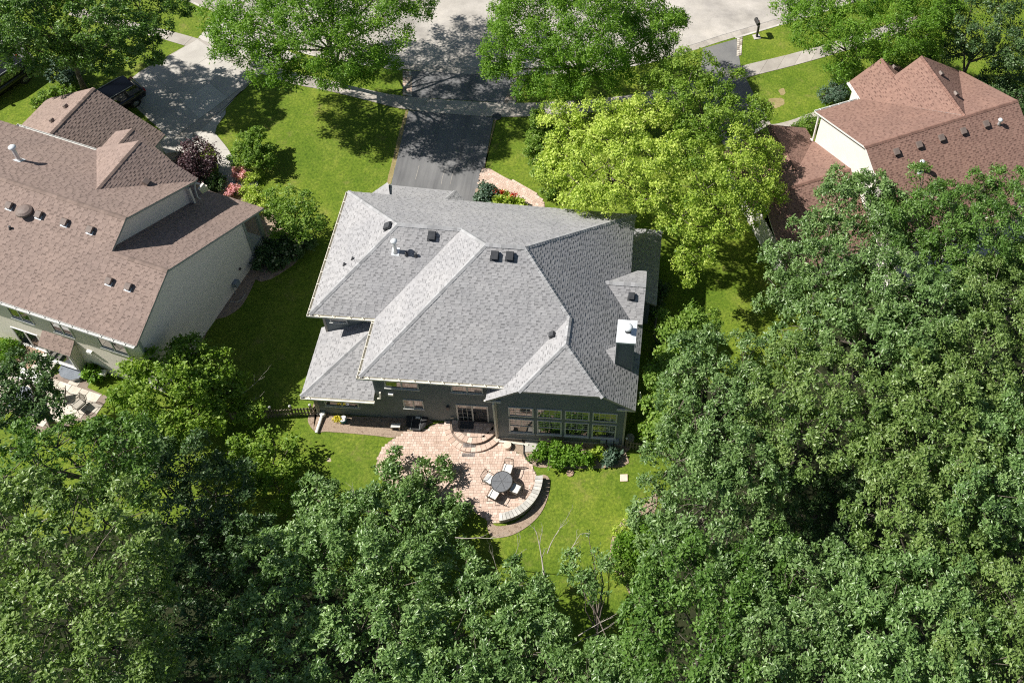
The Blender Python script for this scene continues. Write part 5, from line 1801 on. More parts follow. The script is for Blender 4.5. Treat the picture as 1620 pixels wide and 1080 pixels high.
def wood(lobes, base, tips, seed, r0=0.17, bark='bark'):
    rd = random.Random(seed)
    m = MB()
    top_ = max(lobes, key=lambda q: q[2])
    mean = Vector((sum(q[0] for q in lobes) / len(lobes), sum(q[1] for q in lobes) / len(lobes), 0))
    b = Vector(base)
    zc = sum(q[2] for q in lobes) / len(lobes)
    cen = Vector((mean.x, mean.y, zc * 0.95))
    pts = []
    for i in range(6):
        t = i / 5
        p = b.lerp(cen, t)
        pts.append(p + Vector((rd.uniform(-1, 1), rd.uniform(-1, 1), 0)) * 0.12 * (1 if 0 < i else 0) * min(1, zc / 5))
    m.tube(pts, [r0 * (1.35 if i == 0 else 1.0 - 0.13 * i) for i in range(6)], 8)
    for q in lobes:
        c = Vector(q[:3])
        st = pts[rd.choice([2, 3, 3, 4])]
        mid = st.lerp(c, 0.55) + Vector((rd.uniform(-.3, .3), rd.uniform(-.3, .3), -0.12 * q[3]))
        m.tube([st, mid, c], [r0 * 0.5, r0 * 0.34, r0 * 0.2], 6, False)
        near = [t for t in tips if (Vector(t) - c).length < q[3] * 1.15]
        rd.shuffle(near)
        for t in near[:7]:
            t = Vector(t)
            m.tube([c, c.lerp(t, 0.5) + Vector((rd.uniform(-.15, .15), rd.uniform(-.15, .15), 0.1 * q[3])), t], [r0 * 0.18, r0 * 0.12, 0.012], 4, False)
    return m


def bare_twigs(specs, seed):
    """pale dead branches that stick out of a crown: (start, end, radius)"""
    rd = random.Random(seed)
    m = MB()

    def grow(a, d, L, r, lv):
        pts = [a]
        k = 4
        p = a.copy()
        for i in range(k):
            d = (d + Vector((rd.uniform(-1, 1), rd.uniform(-1, 1), rd.uniform(-0.5, 0.6))) * 0.22).normalized()
            p = p + d * (L / k)
            pts.append(p.copy())
            if lv < 2 and i > 0:
                sd_ = (d + Vector((rd.uniform(-1, 1), rd.uniform(-1, 1), rd.uniform(-0.4, 0.7))) * 0.8).normalized()
                grow(p.copy(), sd_, L * rd.uniform(0.2, 0.4), r * 0.45, lv + 1)
        m.tube(pts, [0.6 * r * (1 - 0.75 * i / k) for i in range(k + 1)], 5, False)
    for a, b, r in specs:
        a, b = Vector(a), Vector(b)
        grow(a, (b - a).normalized(), (b - a).length, r, 0)
    return m


TREE_SEED = [100]


def tree(name, label, cat, lobes, kind, mat, base=None, r0=0.17, dens=1.0, size=1.0, twigs=None, bark='bark', group=None, squash=0.86, woody=True):
    TREE_SEED[0] += 13
    sd = TREE_SEED[0]
    if base is None:
        w = sum(q[3] ** 2 for q in lobes)
        base = (sum(q[0] * q[3] ** 2 for q in lobes) / w, sum(q[1] * q[3] ** 2 for q in lobes) / w, 0.0)
    t = tag(empty(name, base), label, cat, group)
    loc = [(q[0] - base[0], q[1] - base[1], q[2], q[3]) for q in lobes]
    me, tips = leaf_mesh('crown' if cat == 'tree' else 'foliage', loc, kind, mat, sd, dens, size, squash)
    o = bpy.data.objects.new('crown' if cat == 'tree' else 'foliage', me)
    col.objects.link(o)
    o.parent = t
    if woody:
        k = tips[::max(1, len(tips) // 160)]
        wood(loc, (0, 0, 0), [tuple(p) for p in k], sd, r0, bark).build('trunk' if cat == 'tree' else 'stems', bark, t, True)
    if twigs:
        for k_, (a, b, r) in enumerate(twigs):
            bare_twigs([(tuple(Vector(a) - Vector(base)), tuple(Vector(b) - Vector(base)), r)], sd + k_).build('bare_branch', 'bark_pale', t, True)
    return t


# ---- street side trees
tree('shade_tree', 'dense green tree between the two left driveways', 'tree', [(-21.53, 9.89, 7, 2.1), (-19.97, 9.11, 6, 1.7), (-23.5, 11.33, 7, 2), (-18.41, 10.45, 8, 2.4), (-16.58, 9.99, 7, 2.1), (-17.88, 9.48, 5, 1.7),
     (-16.1, 11.98, 6.5, 2), (-16.32, 10.71, 4.5, 1.5), (-15.07, 13.22, 6, 1.5), (-20.59, 9.31, 4.2, 1.1), (-21.73, 9.45, 4.5, 1.1), (-22.09, 8.72, 6, 2), (-23.69, 9.73, 6, 1.7), (-19.14, 9.58, 6.2, 1.8), (-24.38, 9.85, 7.5, 2.2), (-24.97, 10.67, 8, 2.2), (-22.12, 8.55, 8, 2), (-24.23, 11.46, 9, 2.2), (-21.74, 10.95, 9, 2.2)], 'forest', 'l_maple', dens=1.1, group='trees along the street')
tree('locust_tree', 'feathery bright green locust tree left of the asphalt driveway', 'tree', [(-8.27, 10.4, 8.3, 2.31), (-9.59, 9.7, 6.8, 1.37), (-6.84, 8.67, 6.8, 1.58), (-4.13, 9.42, 9.3, 2.52), (-1.9, 9.29, 8.3, 2.1), (-0.63, 11.44, 8.3, 2.1),
     (-2.94, 8.52, 6.3, 1.26), (0.81, 13.1, 8.3, 1.37), (-10.82, 11.62, 7.3, 1.16), (-6.94, 7.84, 5.9, 0.84), (-5.76, 11.75, 9.3, 2.31), (-2.11, 12.78, 8.8, 2.1), (-4.97, 8.45, 5.8, 1.05), (-0.49, 9.94, 6.3, 1.05), (-1.47, 9.42, 5.5, 0.84), (-5.86, 15.55, 9, 2.3), (-2.04, 15.93, 9, 2.3), (0.12, 17.53, 9, 2), (-4.75, 18.41, 9, 2.3), (-8.74, 15.71, 8, 2)], 'locust', 'l_locust', dens=0.95, group='trees along the street')
tree('locust_tree', 'big rounded locust tree right of the asphalt driveway by the street', 'tree', [(9.3, 13.07, 8, 2.52), (13.17, 12.03, 9, 2.84), (16.7, 13.83, 7, 1.89), (7.3, 12.18, 6.2, 1.47), (10.19, 11.1, 6.2, 1.99), (13.8, 10.87, 6, 1.89),
     (17.27, 13.22, 5.5, 1.26), (11.18, 14.74, 9, 2.62), (15.36, 16.36, 8, 2.1), (6.79, 11.18, 5, 0.84), (9.25, 10.22, 4.5, 0.95), (7.56, 14.73, 7, 1.68), (18.15, 16.23, 6, 0.95), (11.76, 10.43, 4.6, 1.05)], 'locust', 'l_locust', dens=1.05, group='trees along the street')
tree('locust_tree', 'spreading locust tree beside the mailbox and the red roofed house', 'tree', [(28.17, 16.29, 7, 1.9), (30.98, 15.24, 7.5, 2.1), (34.07, 15.79, 8, 2.2), (26.92, 17.89, 6.5, 1.4), (30.42, 14.59, 5.5, 1.3), (33.3, 14.8, 6, 1.6),
     (36.01, 15.61, 6.5, 1.5), (37.02, 17.78, 8, 2.1), (29.21, 18.31, 8, 2.1), (32.79, 18.3, 8.5, 2.3), (31.39, 14.54, 4, 0.9)], 'locust', 'l_locust', dens=1.05, group='trees along the street')
tree('shade_tree', 'dark leafy tree behind the red roof at the top right', 'tree', [(39.46, 16.83, 8, 2.1), (41.75, 17.6, 8.5, 2.3), (43.18, 15.92, 7.5, 2), (38.66, 16.26, 5.5, 1.4), (41.09, 16.11, 6, 1.5), (39.88, 19.3, 8.5, 2.2), (37.75, 16.44, 4.5, 1)], 'forest', 'l_dark', group='trees along the street')
tree('hedge_tree', 'dense clipped green tree right of the red roof gable', 'tree', [(43.15, 15.72, 3.6, 1.5), (41.9, 15.16, 3, 1.1), (44.11, 13.86, 3.4, 1.4), (43.95, 17.73, 3.6, 1.2)], 'birch', 'l_dark', dens=1.3, group='trees along the street')
# ---- front garden trees right of the drive
tree('birch_tree', 'bright yellow green tree overhanging the front right roof corner', 'tree', [(11.78, 6.11, 6.5, 1.25), (12.54, 3.82, 6.6, 1.5), (11.85, 2.54, 5.6, 1.1), (13.42, 1.25, 6.6, 1.35), (14.6, 5.61, 7.5, 1.5), (15.83, 3.42, 8.2, 1.7),
     (14.96, 1.85, 7.8, 1.6), (16.6, 1.25, 8, 1.6), (15.81, -0.11, 7.4, 1.1), (18.05, -0.03, 7.6, 1.3), (18.14, 1.88, 8.2, 1.7), (17.22, 6.09, 7.6, 1.4), (14.33, -0.25, 7.2, 0.8)], 'birch', 'l_yellow', dens=1.05, group='front garden trees')
tree('birch_tree', 'yellow green tree with drooping lower branches right of the grey roof', 'tree', [(19.97, 2.56, 8, 1.6), (20.86, 0.58, 7.6, 1.7), (19.77, -0.94, 7, 1.4), (22.38, 1.51, 7.5, 1.6), (24.17, 2.68, 6.5, 1.3), (25, 4.88, 6, 1.1),
     (23.16, 4.67, 7, 1.4), (20.93, -2.17, 6, 1.4), (22.15, -0.66, 6.6, 1.4), (20.57, -2.88, 5, 0.9), (23.66, 0.59, 6, 1.2), (25.31, 2.79, 5.5, 0.8)], 'birch', 'l_lime', dens=1.05, group='front garden trees')
tree('birch_tree', 'fresh green tree behind the yellow one, nearest the sidewalk', 'tree', [(18, 9.1, 7, 1.4), (19.87, 10.9, 7, 1.5), (19.36, 7.39, 7.6, 1.6), (21.45, 9.31, 6.6, 1.1), (22.76, 7.64, 6.5, 1.3), (24.33, 8.95, 5.6, 0.9),
     (20.98, 5.74, 7.6, 1.5), (22.78, 12.05, 5.6, 0.7), (23.9, 7.27, 5.8, 1)], 'birch', 'l_spring', group='front garden trees')
tree('columnar_shrub', 'dark green leafy shrub under the left edge of the yellow tree', 'shrub', [(9.95, 8.7, 1.4, 0.75), (9.98, 7.22, 1.2, 0.7), (10.59, 5.84, 1, 0.65), (10.3, 9.25, 1.8, 0.7), (9.79, 9.25, 2.4, 0.6), (11.07, 4.81, 0.7, 0.45)], 'shrub', 'l_birch', size=1.3, dens=0.6)
# ---- woodland on the right
G = 'woodland trees right of the house'
tree('oak_tree', 'oak reaching up in front of the cream gable wall', 'tree', [(29.66, 2.14, 8, 1), (30.6, 2, 8, 0.9), (28.81, -0.64, 8.5, 1.8), (27.43, -2.65, 8, 1.8), (30.85, -0.56, 9, 1.7), (26.11, -3.95, 7.5, 1.6), (25.65, -5.39, 6.5, 1.4),
     (28.08, -5.33, 9, 2.2), (30.24, -3.8, 9.5, 2.1)], 'forest', 'l_forest', group=G)
tree('oak_tree', 'oak hiding the rear eave of the red roofed house', 'tree', [(33.95, 0.9, 9, 1.6), (35.22, -1.05, 10, 2.1), (32.91, -1.92, 9, 1.9), (37.66, 0.81, 9, 1.7), (39.86, 1.74, 9, 1.6), (38.01, -2.76, 10, 2.3), (35.38, -3.96, 9.5, 2.1), (34.57, -1.09, 8, 1.7), (36.7, -1.54, 8.5, 1.9), (39.64, -0.38, 9, 1.8), (32.13, -0.19, 8, 1.4)], 'forest', 'l_maple', size=0.92, group=G,
     twigs=[((34.79, -3.69, 9), (35.36, -2.36, 10), 0.09)])
tree('oak_tree', 'oak in the middle of the right woodland below the cream wall', 'tree', [(31.83, -6.64, 9.5, 2.2), (29.37, -8, 9, 2.1), (27.37, -8.18, 8, 1.8), (33.7, -8.02, 10, 2.2), (31.43, -10.07, 10, 2.1), (26.1, -8.96, 7.5, 1.3)], 'forest', 'l_forest', size=1.12, group=G)
tree('oak_tree', 'oak at the right picture edge halfway down', 'tree', [(36.72, -6.52, 10, 2.3), (38.22, -8.79, 10, 2.2), (35.35, -10.4, 10.5, 2.3), (37.34, -12.12, 10, 2.3), (39.2, -4.45, 9.5, 1.8)], 'forest', 'l_olive', size=0.88, group=G)
tree('oak_tree', 'rounded oak standing right beside the window bay of the grey house', 'tree', [(21.54, -11.04, 8, 1.9), (20.55, -12.28, 7.5, 1.6), (21.06, -13.68, 8, 1.9), (20.28, -14.2, 6.8, 1.4), (22.93, -13.11, 8.5, 2.1), (23.45, -10.72, 8, 1.6), (22.65, -14.8, 8.5, 1.8)], 'forest', 'l_forest', size=0.9, group=G)
tree('understorey_tree', 'lighter green young tree against the right wall of the grey house', 'tree', [(19.53, -10.02, 4.6, 0.9), (19.4, -11.63, 4.5, 0.85), (20.1, -7.66, 4.6, 1.2), (21.33, -6.4, 4.8, 1), (19.65, -12.77, 4.3, 0.8), (19.82, -8.93, 4.6, 0.9), (19.32, -5.99, 4, 0.4), (19.59, -13.25, 3.8, 0.7)], 'birch', 'l_birch', size=1.15, group=G, r0=0.1)
tree('oak_tree', 'pale oak above the dark gap in the right woodland', 'tree', [(26.09, -11.75, 9, 2.1), (27.92, -12.8, 10, 2.2), (25.3, -13.86, 9, 1.9), (27.28, -14.94, 9.5, 2), (29.5, -13.7, 10, 2.1), (24.4, -12.32, 8.5, 1.5)], 'forest', 'l_olive', group=G)
tree('oak_tree', 'tall olive oak right of the dark gap in the woodland', 'tree', [(32.02, -13.26, 10.5, 2.4), (34.26, -13.6, 10.5, 2.2), (31.25, -15.86, 10, 2.1), (32.95, -16.59, 10.5, 2.3), (30.13, -16.19, 9.5, 1.3)], 'forest', 'l_olive', size=1.1, group=G)
tree('oak_tree', 'oak at the right picture edge above the small dark gap', 'tree', [(36.13, -15.22, 10, 2.3), (34.5, -17.86, 10.5, 2.2), (36.77, -17.68, 10, 2), (37.05, -13.51, 10, 1.7)], 'magnolia', 'l_magnolia', group=G,
     twigs=[((37.06, -20.2, 8), (36.42, -19.42, 9), 0.05)])
tree('oak_tree', 'oak bordering the lower right of the dark woodland gap', 'tree', [(30.92, -18.96, 10.5, 2.3), (32.52, -20.12, 10, 2.1), (30.4, -20.63, 9.5, 1.7), (30.03, -18.78, 9.5, 1.2), (34.11, -19.43, 9.5, 1.3)], 'forest', 'l_olive', group=G)
tree('oak_tree', 'broad oak leaning over the back lawn beside the shrub border', 'tree', [(20.22, -16.03, 8, 1.8), (22.05, -15.96, 8.5, 1.9), (23.78, -16.48, 8.5, 1.8), (19.97, -17.55, 7.5, 1.7), (21.82, -18.28, 8.5, 2.1), (23.56, -18.74, 8, 1.8), (20.58, -19.93, 8, 1.8),
     (22.63, -20.42, 8.5, 1.9), (19.57, -16.9, 6.5, 0.75), (19.68, -18.74, 7, 1.3), (24.39, -17.44, 7.5, 1.2)], 'forest', 'l_forest', dens=1.05, group=G)
tree('oak_tree', 'oak at the bottom edge right of the curved shrub border', 'tree', [(20.29, -22.48, 9, 2), (21.82, -22.69, 9.5, 2.1), (19.86, -24.43, 9, 1.9), (21.62, -24.86, 9.5, 2.1), (23.38, -22.88, 9.5, 1.9), (24.65, -21.01, 8.5, 1.6), (23.01, -25.54, 9.5, 1.9)], 'forest', 'l_maple', size=1.05, group=G)
tree('oak_tree', 'glossy oak directly below the dark woodland gap', 'tree', [(25.34, -22.39, 9.5, 1.8), (26.8, -21.91, 9.5, 1.6), (28.05, -22.8, 10, 2), (25.69, -24.07, 10, 2), (27.38, -24.99, 10, 2.2), (24.22, -25.13, 10, 2)], 'magnolia', 'l_forest', group=G)
tree('oak_tree', 'oak in the bottom right corner', 'tree', [(29.93, -22.99, 10.5, 2.2), (31.71, -22.38, 10.5, 2.1), (29.37, -25.17, 11, 2.3), (31.61, -24.83, 11, 2.3)], 'magnolia', 'l_magnolia', size=1.1, group=G)
tree('oak_tree', 'oak at the far bottom right picture edge', 'tree', [(33.83, -22.81, 10.5, 2.2), (33.64, -25.23, 11, 2.3), (35.7, -23.24, 10.5, 2.2), (35.48, -25.4, 11, 2.2), (35.61, -20.61, 9, 1.2)], 'forest', 'l_olive', group=G)
tree('thicket_shrub', 'low thicket in the deep shade of the right woodland gap', 'shrub', [(28.2, -15.49, 2.2, 1.3), (29.63, -17.3, 2.4, 1.4), (26.74, -16.39, 2.6, 1.3), (28.07, -18.18, 2.4, 1.3), (26.35, -14.9, 3, 1.2), (29.64, -14.38, 2.2, 1.1)], 'sparse', 'l_dark', dens=1.2)
# ---- trees along the bottom
G = 'trees across the bottom of the picture'
tree('pear_tree', 'pear tree whose upright branches reach over the patio', 'tree', [(5.23, -13.9, 0.9, 0.52), (5.3, -15.13, 1.4, 0.66), (6.48, -16.12, 1.8, 0.76), (5.25, -16.39, 1.9, 0.7), (8.18, -13.84, 0.8, 0.42), (8.06, -14.61, 0.8, 0.48), (7.64, -15.49, 0.8, 0.52), (6.67, -14.36, 0.8, 0.42), (6.58, -15.21, 0.8, 0.48),
     (9.08, -15.57, 0.8, 0.42), (9.16, -16.41, 1, 0.63), (2.1, -16.58, 1.9, 1), (3.35, -18.42, 2.8, 1.47), (5.07, -17.94, 2.6, 1.37), (7.16, -18.74, 3, 1.47), (8.81, -18.12, 1.5, 1.19), (7.9, -16.97, 1.1, 0.92), (1.95, -18.84, 2.9, 0.92)], 'magnolia', 'l_magnolia', group=G,
     twigs=[((6.72, -15.77, 1.8), (7.02, -14.76, 2.4), 0.04), ((4.61, -17.18, 3), (4.03, -16.43, 3.6), 0.035), ((9.7, -18.73, 3.8), (12.08, -18.99, 4.2), 0.045)])
tree('pear_tree', 'broad glossy pear tree at the bottom left of centre', 'tree', [(1.93, -20.89, 4.6, 1.78), (3.69, -20.94, 4.6, 1.99), (5.51, -21.17, 4.7, 1.99), (7.5, -21.52, 4.8, 1.89), (2.37, -22.98, 5.2, 1.89), (1.85, -24.27, 5.5, 1.58), (4.47, -23.44, 5.3, 2.1), (6.5, -23.64, 5.4, 2.1), (8.41, -23.98, 5.5, 1.89),
     (3.09, -25.45, 5.9, 1.89), (5.31, -25.63, 6, 1.99), (7.61, -25.66, 6, 1.99)], 'magnolia', 'l_magnolia', group=G)
tree('pear_tree', 'pear tree at the bottom centre below the patio', 'tree', [(9.7, -21.7, 4.2, 1.49), (10.49, -20.5, 3.7, 0.99), (11.11, -22.55, 4.5, 1.49), (10.37, -24.09, 5.1, 1.79), (12.17, -25.02, 5.5, 1.68), (10.34, -25.8, 5.8, 1.79)], 'magnolia', 'l_magnolia', group=G)
tree('pear_tree', 'thin branched pear tree in front of the back lawn', 'tree', [(13.04, -20.69, 3.5, 1.11), (14.15, -21.62, 3.9, 1.03), (13.01, -22.32, 4.2, 1.29), (14.98, -23.33, 4.7, 1.03), (13.97, -24.3, 5.2, 1.57), (15.52, -25.26, 5.7, 1.2), (11.74, -21.56, 3.8, 0.83)], 'magnolia', 'l_magnolia', group=G,
     twigs=[((12.36, -19.97, 3), (12.86, -18.63, 4), 0.04), ((12.09, -20.2, 3.2), (11.38, -19.03, 4.2), 0.03)])
tree('pear_tree', 'sparse pear tree with bare pale branches over the lawn', 'tree', [(16.19, -17.94, 3.1, 0.42), (16.74, -18.7, 3.4, 0.46), (15.58, -19.65, 3.8, 0.54), (17.04, -19.58, 3.8, 0.58), (16.34, -20.98, 4.4, 0.65), (17.42, -21.07, 4.4, 0.46), (17.84, -24.53, 6.1, 1.06), (18.85, -24.77, 6.2, 0.88), (16.92, -25.3, 6.5, 1.06), (16.61, -18.98, 3.4, 0.48), (15.94, -20.05, 3.8, 0.53), (16.87, -20, 3.8, 0.53)], 'sparse', 'l_magnolia', group=G, dens=1.5, r0=0.075,
     twigs=[((14.38, -20.62, 3.5), (14.22, -18.53, 4.6), 0.085), ((14.32, -19.31, 4), (14.82, -17.83, 4.8), 0.05), ((15.31, -19.21, 3.6), (15.97, -18.47, 4.2), 0.055), ((16.26, -22.66, 3), (17.57, -21.85, 4), 0.05), ((16, -23.09, 3), (18.31, -22.29, 4), 0.03), ((17.72, -24.35, 5), (19.33, -23.49, 6), 0.05)])
# ---- trees on the left
G = 'trees behind the beige house'
tree('maple_tree', 'yellow green maple at the corner of the beige house', 'tree', [(-5.99, -9.95, 3.5, 1), (-4.9, -10.59, 2.9, 1), (-6.95, -11.24, 4, 1.15), (-8.18, -11.91, 3.6, 1), (-5.99, -11.96, 3.3, 1.45), (-4.41, -11.7, 1.9, 0.95), (-3.74, -10.62, 1.5, 0.7), (-7.28, -12.88, 3.2, 1.15),
     (-5, -13.11, 2.3, 1.3), (-6.19, -13.91, 2.6, 1.1), (-3.05, -11.86, 0.9, 0.7), (-8.44, -10.65, 3.2, 0.6)], 'birch', 'l_spring', dens=0.95, size=1.1, group=G, twigs=[((-3.39, -10.96, 1.5), (-2.44, -10.14, 2), 0.03), ((-3.29, -11.47, 1.2), (-2.42, -11.21, 1.4), 0.03)])
tree('maple_tree', 'lime green young tree at the end of the picket fence', 'tree', [(-2.52, -14.36, 2.1, 0.73), (-1.05, -14.98, 2.1, 0.82), (-1.23, -16.14, 2.1, 0.65), (0.06, -15.43, 1.6, 0.73), (0.65, -14.69, 1.1, 0.26), (0.37, -16.85, 1.5, 0.59), (-1.31, -13.08, 1.1, 0.34), (-0.18, -13.53, 1.1, 0.3)], 'birch', 'l_spring', dens=0.8, size=1.1, group=G, r0=0.09)
tree('oak_tree', 'dark glossy tree overhanging the left slab patio', 'tree', [(-12.87, -12.54, 5, 1.2), (-12.31, -11.74, 4.2, 0.65), (-13.29, -13.66, 5, 1.1), (-11.99, -13.64, 4.6, 0.9), (-13.93, -11.91, 4.5, 0.7)], 'forest', 'l_dark', dens=0.9, group=G)
tree('oak_tree', 'dark oak with bare forked branches below the slab patio', 'tree', [(-10.04, -17.47, 8.4, 1.4), (-8.42, -17.36, 8.4, 1.2), (-6.93, -16.87, 7.9, 1.1), (-8.64, -18.49, 8.8, 1.3), (-6.73, -18.06, 8.4, 1.6), (-5.67, -17.18, 7.9, 1.5), (-9.83, -18.99, 8.8, 1.4), (-5.04, -18.42, 7.4, 1.4), (-6.45, -16.24, 7.4, 0.8)], 'sparse', 'l_maple', dens=1.45, group=G,
     twigs=[((-9.74, -18.98, 5.5), (-9.18, -18.33, 8), 0.08), ((-9.25, -19.49, 5), (-7.63, -19.23, 7), 0.07), ((-9.62, -18.45, 7.5), (-9.6, -18.32, 8.6), 0.05)])
tree('oak_tree', 'big olive oak in the bottom left corner', 'tree', [(-6.28, -22.62, 12.2, 2.21), (-4.71, -22.23, 12.2, 2.1), (-3.6, -21.73, 11.7, 1.89), (-4.85, -24.4, 12.7, 2.31), (-3.31, -24.09, 12.7, 2.21), (-4.97, -26.01, 12.7, 2.31), (-3.06, -26.06, 13.2, 2.42), (-2.32, -23.1, 11.7, 1.78), (-1.9, -25.53, 12.7, 1.99),
     (-3.32, -27.58, 13.2, 2.42), (-1.55, -27.51, 13.2, 2.21), (-6.58, -24.09, 12.2, 1.89), (-5.32, -23.07, 11.5, 2), (-3.92, -22.57, 11, 1.9), (-4.11, -24.96, 12, 2.1), (-4.77, -26.69, 12, 2.1), (-1.38, -26.49, 11, 1.9), (-7.68, -22.01, 11, 1.9), (-2.21, -24.05, 10.5, 1.7)], 'forest', 'l_olive', group=G)
tree('understorey_tree', 'dark shaded tree in the hollow left of the pear trees', 'tree', [(-5.31, -16.82, 3.4, 1.7), (-4.09, -15.95, 3.4, 1.5), (-2.41, -17.27, 3.4, 1.7), (-4.25, -18.76, 3.4, 1.7), (-2.58, -19.27, 3.4, 1.8), (-0.84, -18.57, 3.4, 1.4), (-6.5, -15.29, 3.4, 1)], 'forest', 'l_dark', dens=0.95, group=G)
tree('understorey_tree', 'dark shaded tree at the bottom between olive oak and pear trees', 'tree', [(-3.13, -21.04, 3.4, 1.7), (-1.34, -21.38, 3.4, 1.7), (-3.17, -23.13, 3.9, 1.8), (-1.29, -23.7, 3.9, 1.8), (-0.85, -20.33, 2.9, 1.3), (-0.32, -22.71, 3.4, 1.4), (-2.07, -25.66, 5.4, 1.3), (-0.72, -25.53, 5.4, 1.3)], 'forest', 'l_dark', dens=0.95, group=G)
# ---- shrubs and flowers
tree('garden_shrub', 'bright green leafy shrub below the bay windows', 'shrub', [(13.15, -12.72, 0.5, 0.39), (13.98, -12.67, 0.5, 0.47), (14.92, -12.83, 0.5, 0.47), (15.53, -12.93, 0.5, 0.35), (13.7, -13.19, 0.5, 0.31), (14.52, -13.28, 0.5, 0.31), (12.86, -13.1, 0.5, 0.27)], 'shrub', 'l_locust', size=1.25)
tree('hosta', 'pale spiky hosta clump beside the bright green shrub', 'plant', [(16.95, -12.65, 0.22, 0.42)], 'hosta', 'l_blue', woody=False)
tree('hosta', 'yellowish hosta clump between shrub and pale hosta', 'plant', [(16.17, -12.59, 0.22, 0.4), (15.92, -12.91, 0.18, 0.3)], 'hosta', 'l_lime', woody=False)
tree('plum_tree', 'purple leaved plum tree beside the front walk', 'tree', [(-11.39, 4.88, 1.7, 0.81), (-12, 4.18, 1.4, 0.76), (-10.61, 4.4, 1.5, 0.81), (-11.1, 3.69, 1.7, 0.85), (-10.53, 3.63, 1.2, 0.71), (-11.59, 3.59, 0.9, 0.66)], 'birch', 'l_purple', r0=0.09, dens=1.3, size=0.85)
tree('garden_shrub', 'dark green shrub below the purple plum tree', 'shrub', [(-9.85, 3.34, 0.6, 0.6), (-10.08, 2.8, 0.5, 0.5)], 'shrub', 'l_dark')
tree('lilac_shrub', 'rounded green lilac bush between concrete walk and lawn', 'shrub', [(-8.37, 5.67, 1.5, 0.85), (-7.56, 4.99, 1.3, 0.8), (-8.53, 5.04, 1.1, 0.7), (-8.21, 6.51, 1.6, 0.6), (-7.33, 5.68, 1.1, 0.6)], 'shrub', 'l_birch', dens=0.5, size=1.3)
tree('azalea', 'pink flowering azalea beside the lilac bush', 'shrub', [(-8.74, 4.34, 0.5, 0.36), (-8.35, 4.22, 0.45, 0.32)], 'bloom', 'l_pink')
tree('azalea', 'pink flowering azalea at the corner of the brown porch roof', 'shrub', [(-8.58, 2.94, 0.45, 0.34), (-8.78, 2.81, 0.4, 0.26)], 'bloom', 'l_pink')
tree('spirea', 'small lime spirea next to the upper pink azalea', 'shrub', [(-7.85, 4.09, 0.35, 0.35), (-8.21, 3.94, 0.3, 0.3), (-7.56, 4.41, 0.3, 0.25)], 'shrub', 'l_yellow')
tree('spirea', 'wide lime spirea below the pale step slabs', 'shrub', [(-7.37, 2.79, 0.35, 0.5), (-6.77, 2.36, 0.35, 0.5), (-7.74, 2.93, 0.3, 0.35), (-6.82, 1.99, 0.3, 0.4)], 'shrub', 'l_yellow')
tree('ornamental_tree', 'small light green tree at the porch corner of the beige house', 'tree', [(-4.29, 0.72, 3, 0.75), (-3.35, 0.77, 2.8, 0.65), (-4.58, -0.05, 2.6, 0.7), (-3.52, -0.11, 2.5, 0.75), (-2.83, -0.07, 2.2, 0.6), (-5.24, 1.05, 2.4, 0.5), (-3.33, -0.84, 1.9, 0.6), (-4.13, -0.62, 2, 0.55)], 'birch', 'l_birch', r0=0.07, size=1.0, dens=0.9)
hy = tree('hydrangea', 'white flowering hydrangea in the shade by the porch', 'shrub', [(-5.07, -1.43, 0.6, 0.6), (-4.32, -0.96, 0.7, 0.7), (-3.61, -0.53, 0.7, 0.6), (-4.4, -1.84, 0.5, 0.55), (-5.11, -2, 0.5, 0.5), (-3.63, -1.23, 0.5, 0.5), (-3.06, -0.58, 0.5, 0.4)], 'shrub', 'l_dark', size=1.2)
rb = random.Random(5)
for i in range(60):
    q = rb.choice([(-5.07, -1.43, 0.6, 0.6), (-4.32, -0.96, 0.7, 0.7), (-3.61, -0.53, 0.7, 0.6), (-4.4, -1.84, 0.5, 0.55), (-5.11, -2, 0.5, 0.5), (-3.63, -1.23, 0.5, 0.5)])
    d = Vector((rb.gauss(0, 1), rb.gauss(0, 1), abs(rb.gauss(0.4, 1)))).normalized()
    p = Vector(q[:3]) + d * q[3] * rb.uniform(0.95, 1.12) - Vector(hy.location)
    m = MB()
    rr = rb.uniform(0.06, 0.105)
    m.lathe([(rr * 0.5, -rr * 0.8), (rr, -rr * 0.2), (rr * 0.95, rr * 0.3), (rr * 0.5, rr * 0.75), (rr * 0.1, rr * 0.9)], p, 7)
    m.build('blossom', 'l_white', hy)
tree('perennial', 'silvery blue perennial clump at the garage corner of the front walk', 'plant', [(7.05, 4.48, 0.45, 0.5), (7.43, 4.15, 0.4, 0.45), (6.97, 4, 0.4, 0.4)], 'shrub', 'l_blue', woody=False, size=1.3)
tree('perennial', 'chartreuse foliage plants along the front walk', 'plant', [(8.43, 4.07, 0.3, 0.45), (8.97, 3.8, 0.25, 0.4), (7.97, 3.87, 0.3, 0.4), (9.39, 3.76, 0.22, 0.3)], 'hosta', 'l_yellow', woody=False)
for p, lb in (((7.59, 4.35), 'red flowers beside the silvery blue perennial'), ((7.99, 4.44), 'red flowers in the middle of the chartreuse plants'), ((8.82, 4.22), 'red flowers at the right end of the front bed')):
    tree('red_flowers', lb, 'plant', [(p[0], p[1], 0.5, 0.17), (p[0] + 0.2, p[1] + 0.05, 0.45, 0.12)], 'bloom', 'l_red', woody=False, size=0.9)
G = 'shrubs of the woodland border'
tree('border_shrub', 'lime shrub at the top of the curved woodland border', 'shrub', [(18.45, -16.38, 0.6, 0.55), (17.97, -16.67, 0.4, 0.45), (18.89, -16.72, 0.5, 0.5)], 'shrub', 'l_yellow', group=G, dens=0.8)
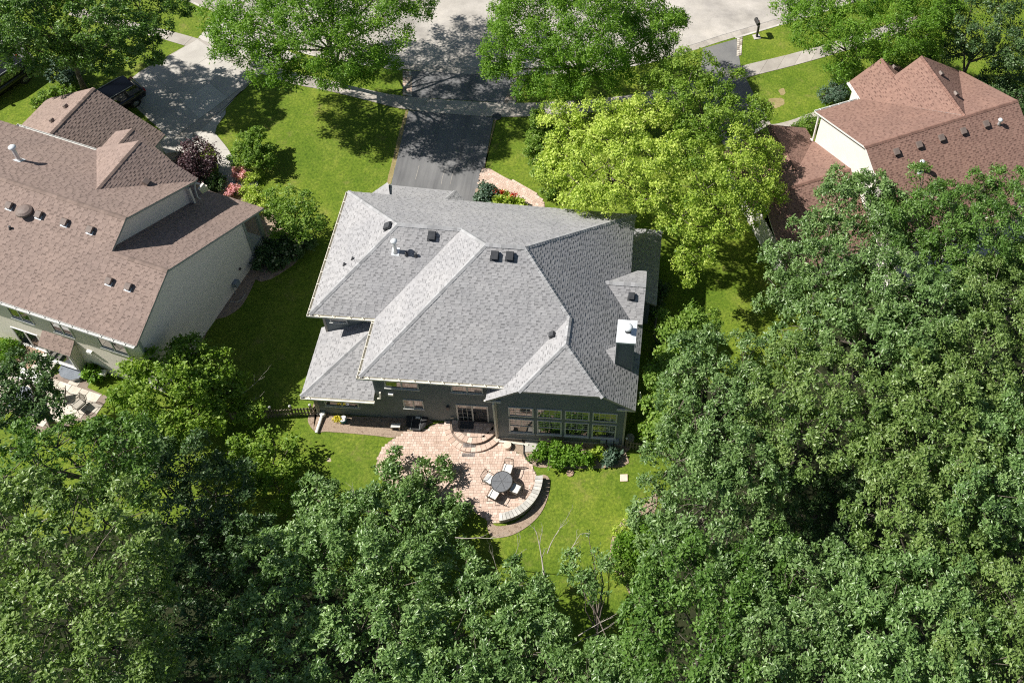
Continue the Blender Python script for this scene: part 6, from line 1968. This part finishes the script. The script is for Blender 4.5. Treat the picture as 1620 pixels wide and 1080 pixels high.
tree('border_shrub', 'fresh green shrub in the middle of the curved woodland border', 'shrub', [(18.47, -17.6, 0.9, 0.75), (19.1, -17.22, 1, 0.75), (18.08, -17.94, 0.6, 0.6), (19.08, -18.15, 0.9, 0.7)], 'shrub', 'l_locust', group=G, dens=0.8, size=1.2)
tree('border_shrub', 'green shrub at the bottom of the curved woodland border', 'shrub', [(18.03, -18.48, 0.5, 0.6), (18.59, -18.86, 0.6, 0.6), (19.07, -19.18, 0.7, 0.6)], 'shrub', 'l_birch', group=G, dens=0.8, size=1.2)
tree('boxwood', 'round boxwood at the left picture edge by the slab patio', 'shrub', [(-17.01, -9.05, 0.7, 0.6), (-16.82, -9.32, 0.5, 0.5)], 'shrub', 'l_locust')
tree('boxwood', 'spiky green shrub in front of the beige rear wall', 'shrub', [(-12.05, -9.85, 0.4, 0.45)], 'hosta', 'l_locust')
tree('juniper', 'grey green juniper at the front corner of the cream house', 'shrub', [(31.14, 15.86, 0.7, 0.8), (30.45, 15.64, 0.5, 0.6), (31.63, 16.27, 0.8, 0.7)], 'shrub', 'l_blue', dens=0.7)
tree('juniper', 'low green juniper between garden path and cream gable wall', 'shrub', [(28.11, 12.27, 0.35, 0.5), (28.85, 12.69, 0.45, 0.55), (29.43, 13.15, 0.4, 0.5)], 'shrub', 'l_birch', dens=0.7)
tree('viburnum', 'pale green viburnum below the dense green tree at the far left', 'shrub', [(-22.39, 11.15, 1, 0.75), (-21.83, 11.05, 0.8, 0.6), (-22.88, 11.19, 1.2, 0.7)], 'shrub', 'l_blue', dens=0.5, size=1.5)
tree('ground_shrub', 'low shrub row beside the brown garage gable', 'shrub', [(-22.63, 9.09, 0.4, 0.45), (-22.21, 9.53, 0.4, 0.5), (-21.72, 9.82, 0.4, 0.45), (-22.93, 8.71, 0.35, 0.4)], 'shrub', 'l_birch', dens=0.7, size=1.2)
tree('garden_flowers', 'yellow flowers at the rear wall beside the teal pot', 'plant', [(1.6, -11.5, 0.22, 0.12), (1.75, -11.55, 0.2, 0.1)], 'bloom', 'l_gold', woody=False)
tree('garden_shrub', 'shaded green shrubs along the right wall of the grey house', 'shrub', [(18.6, -3.0, 0.5, 0.6), (18.9, -1.8, 0.5, 0.6), (19.3, -6.0, 0.4, 0.5)], 'shrub', 'l_dark', dens=0.6)
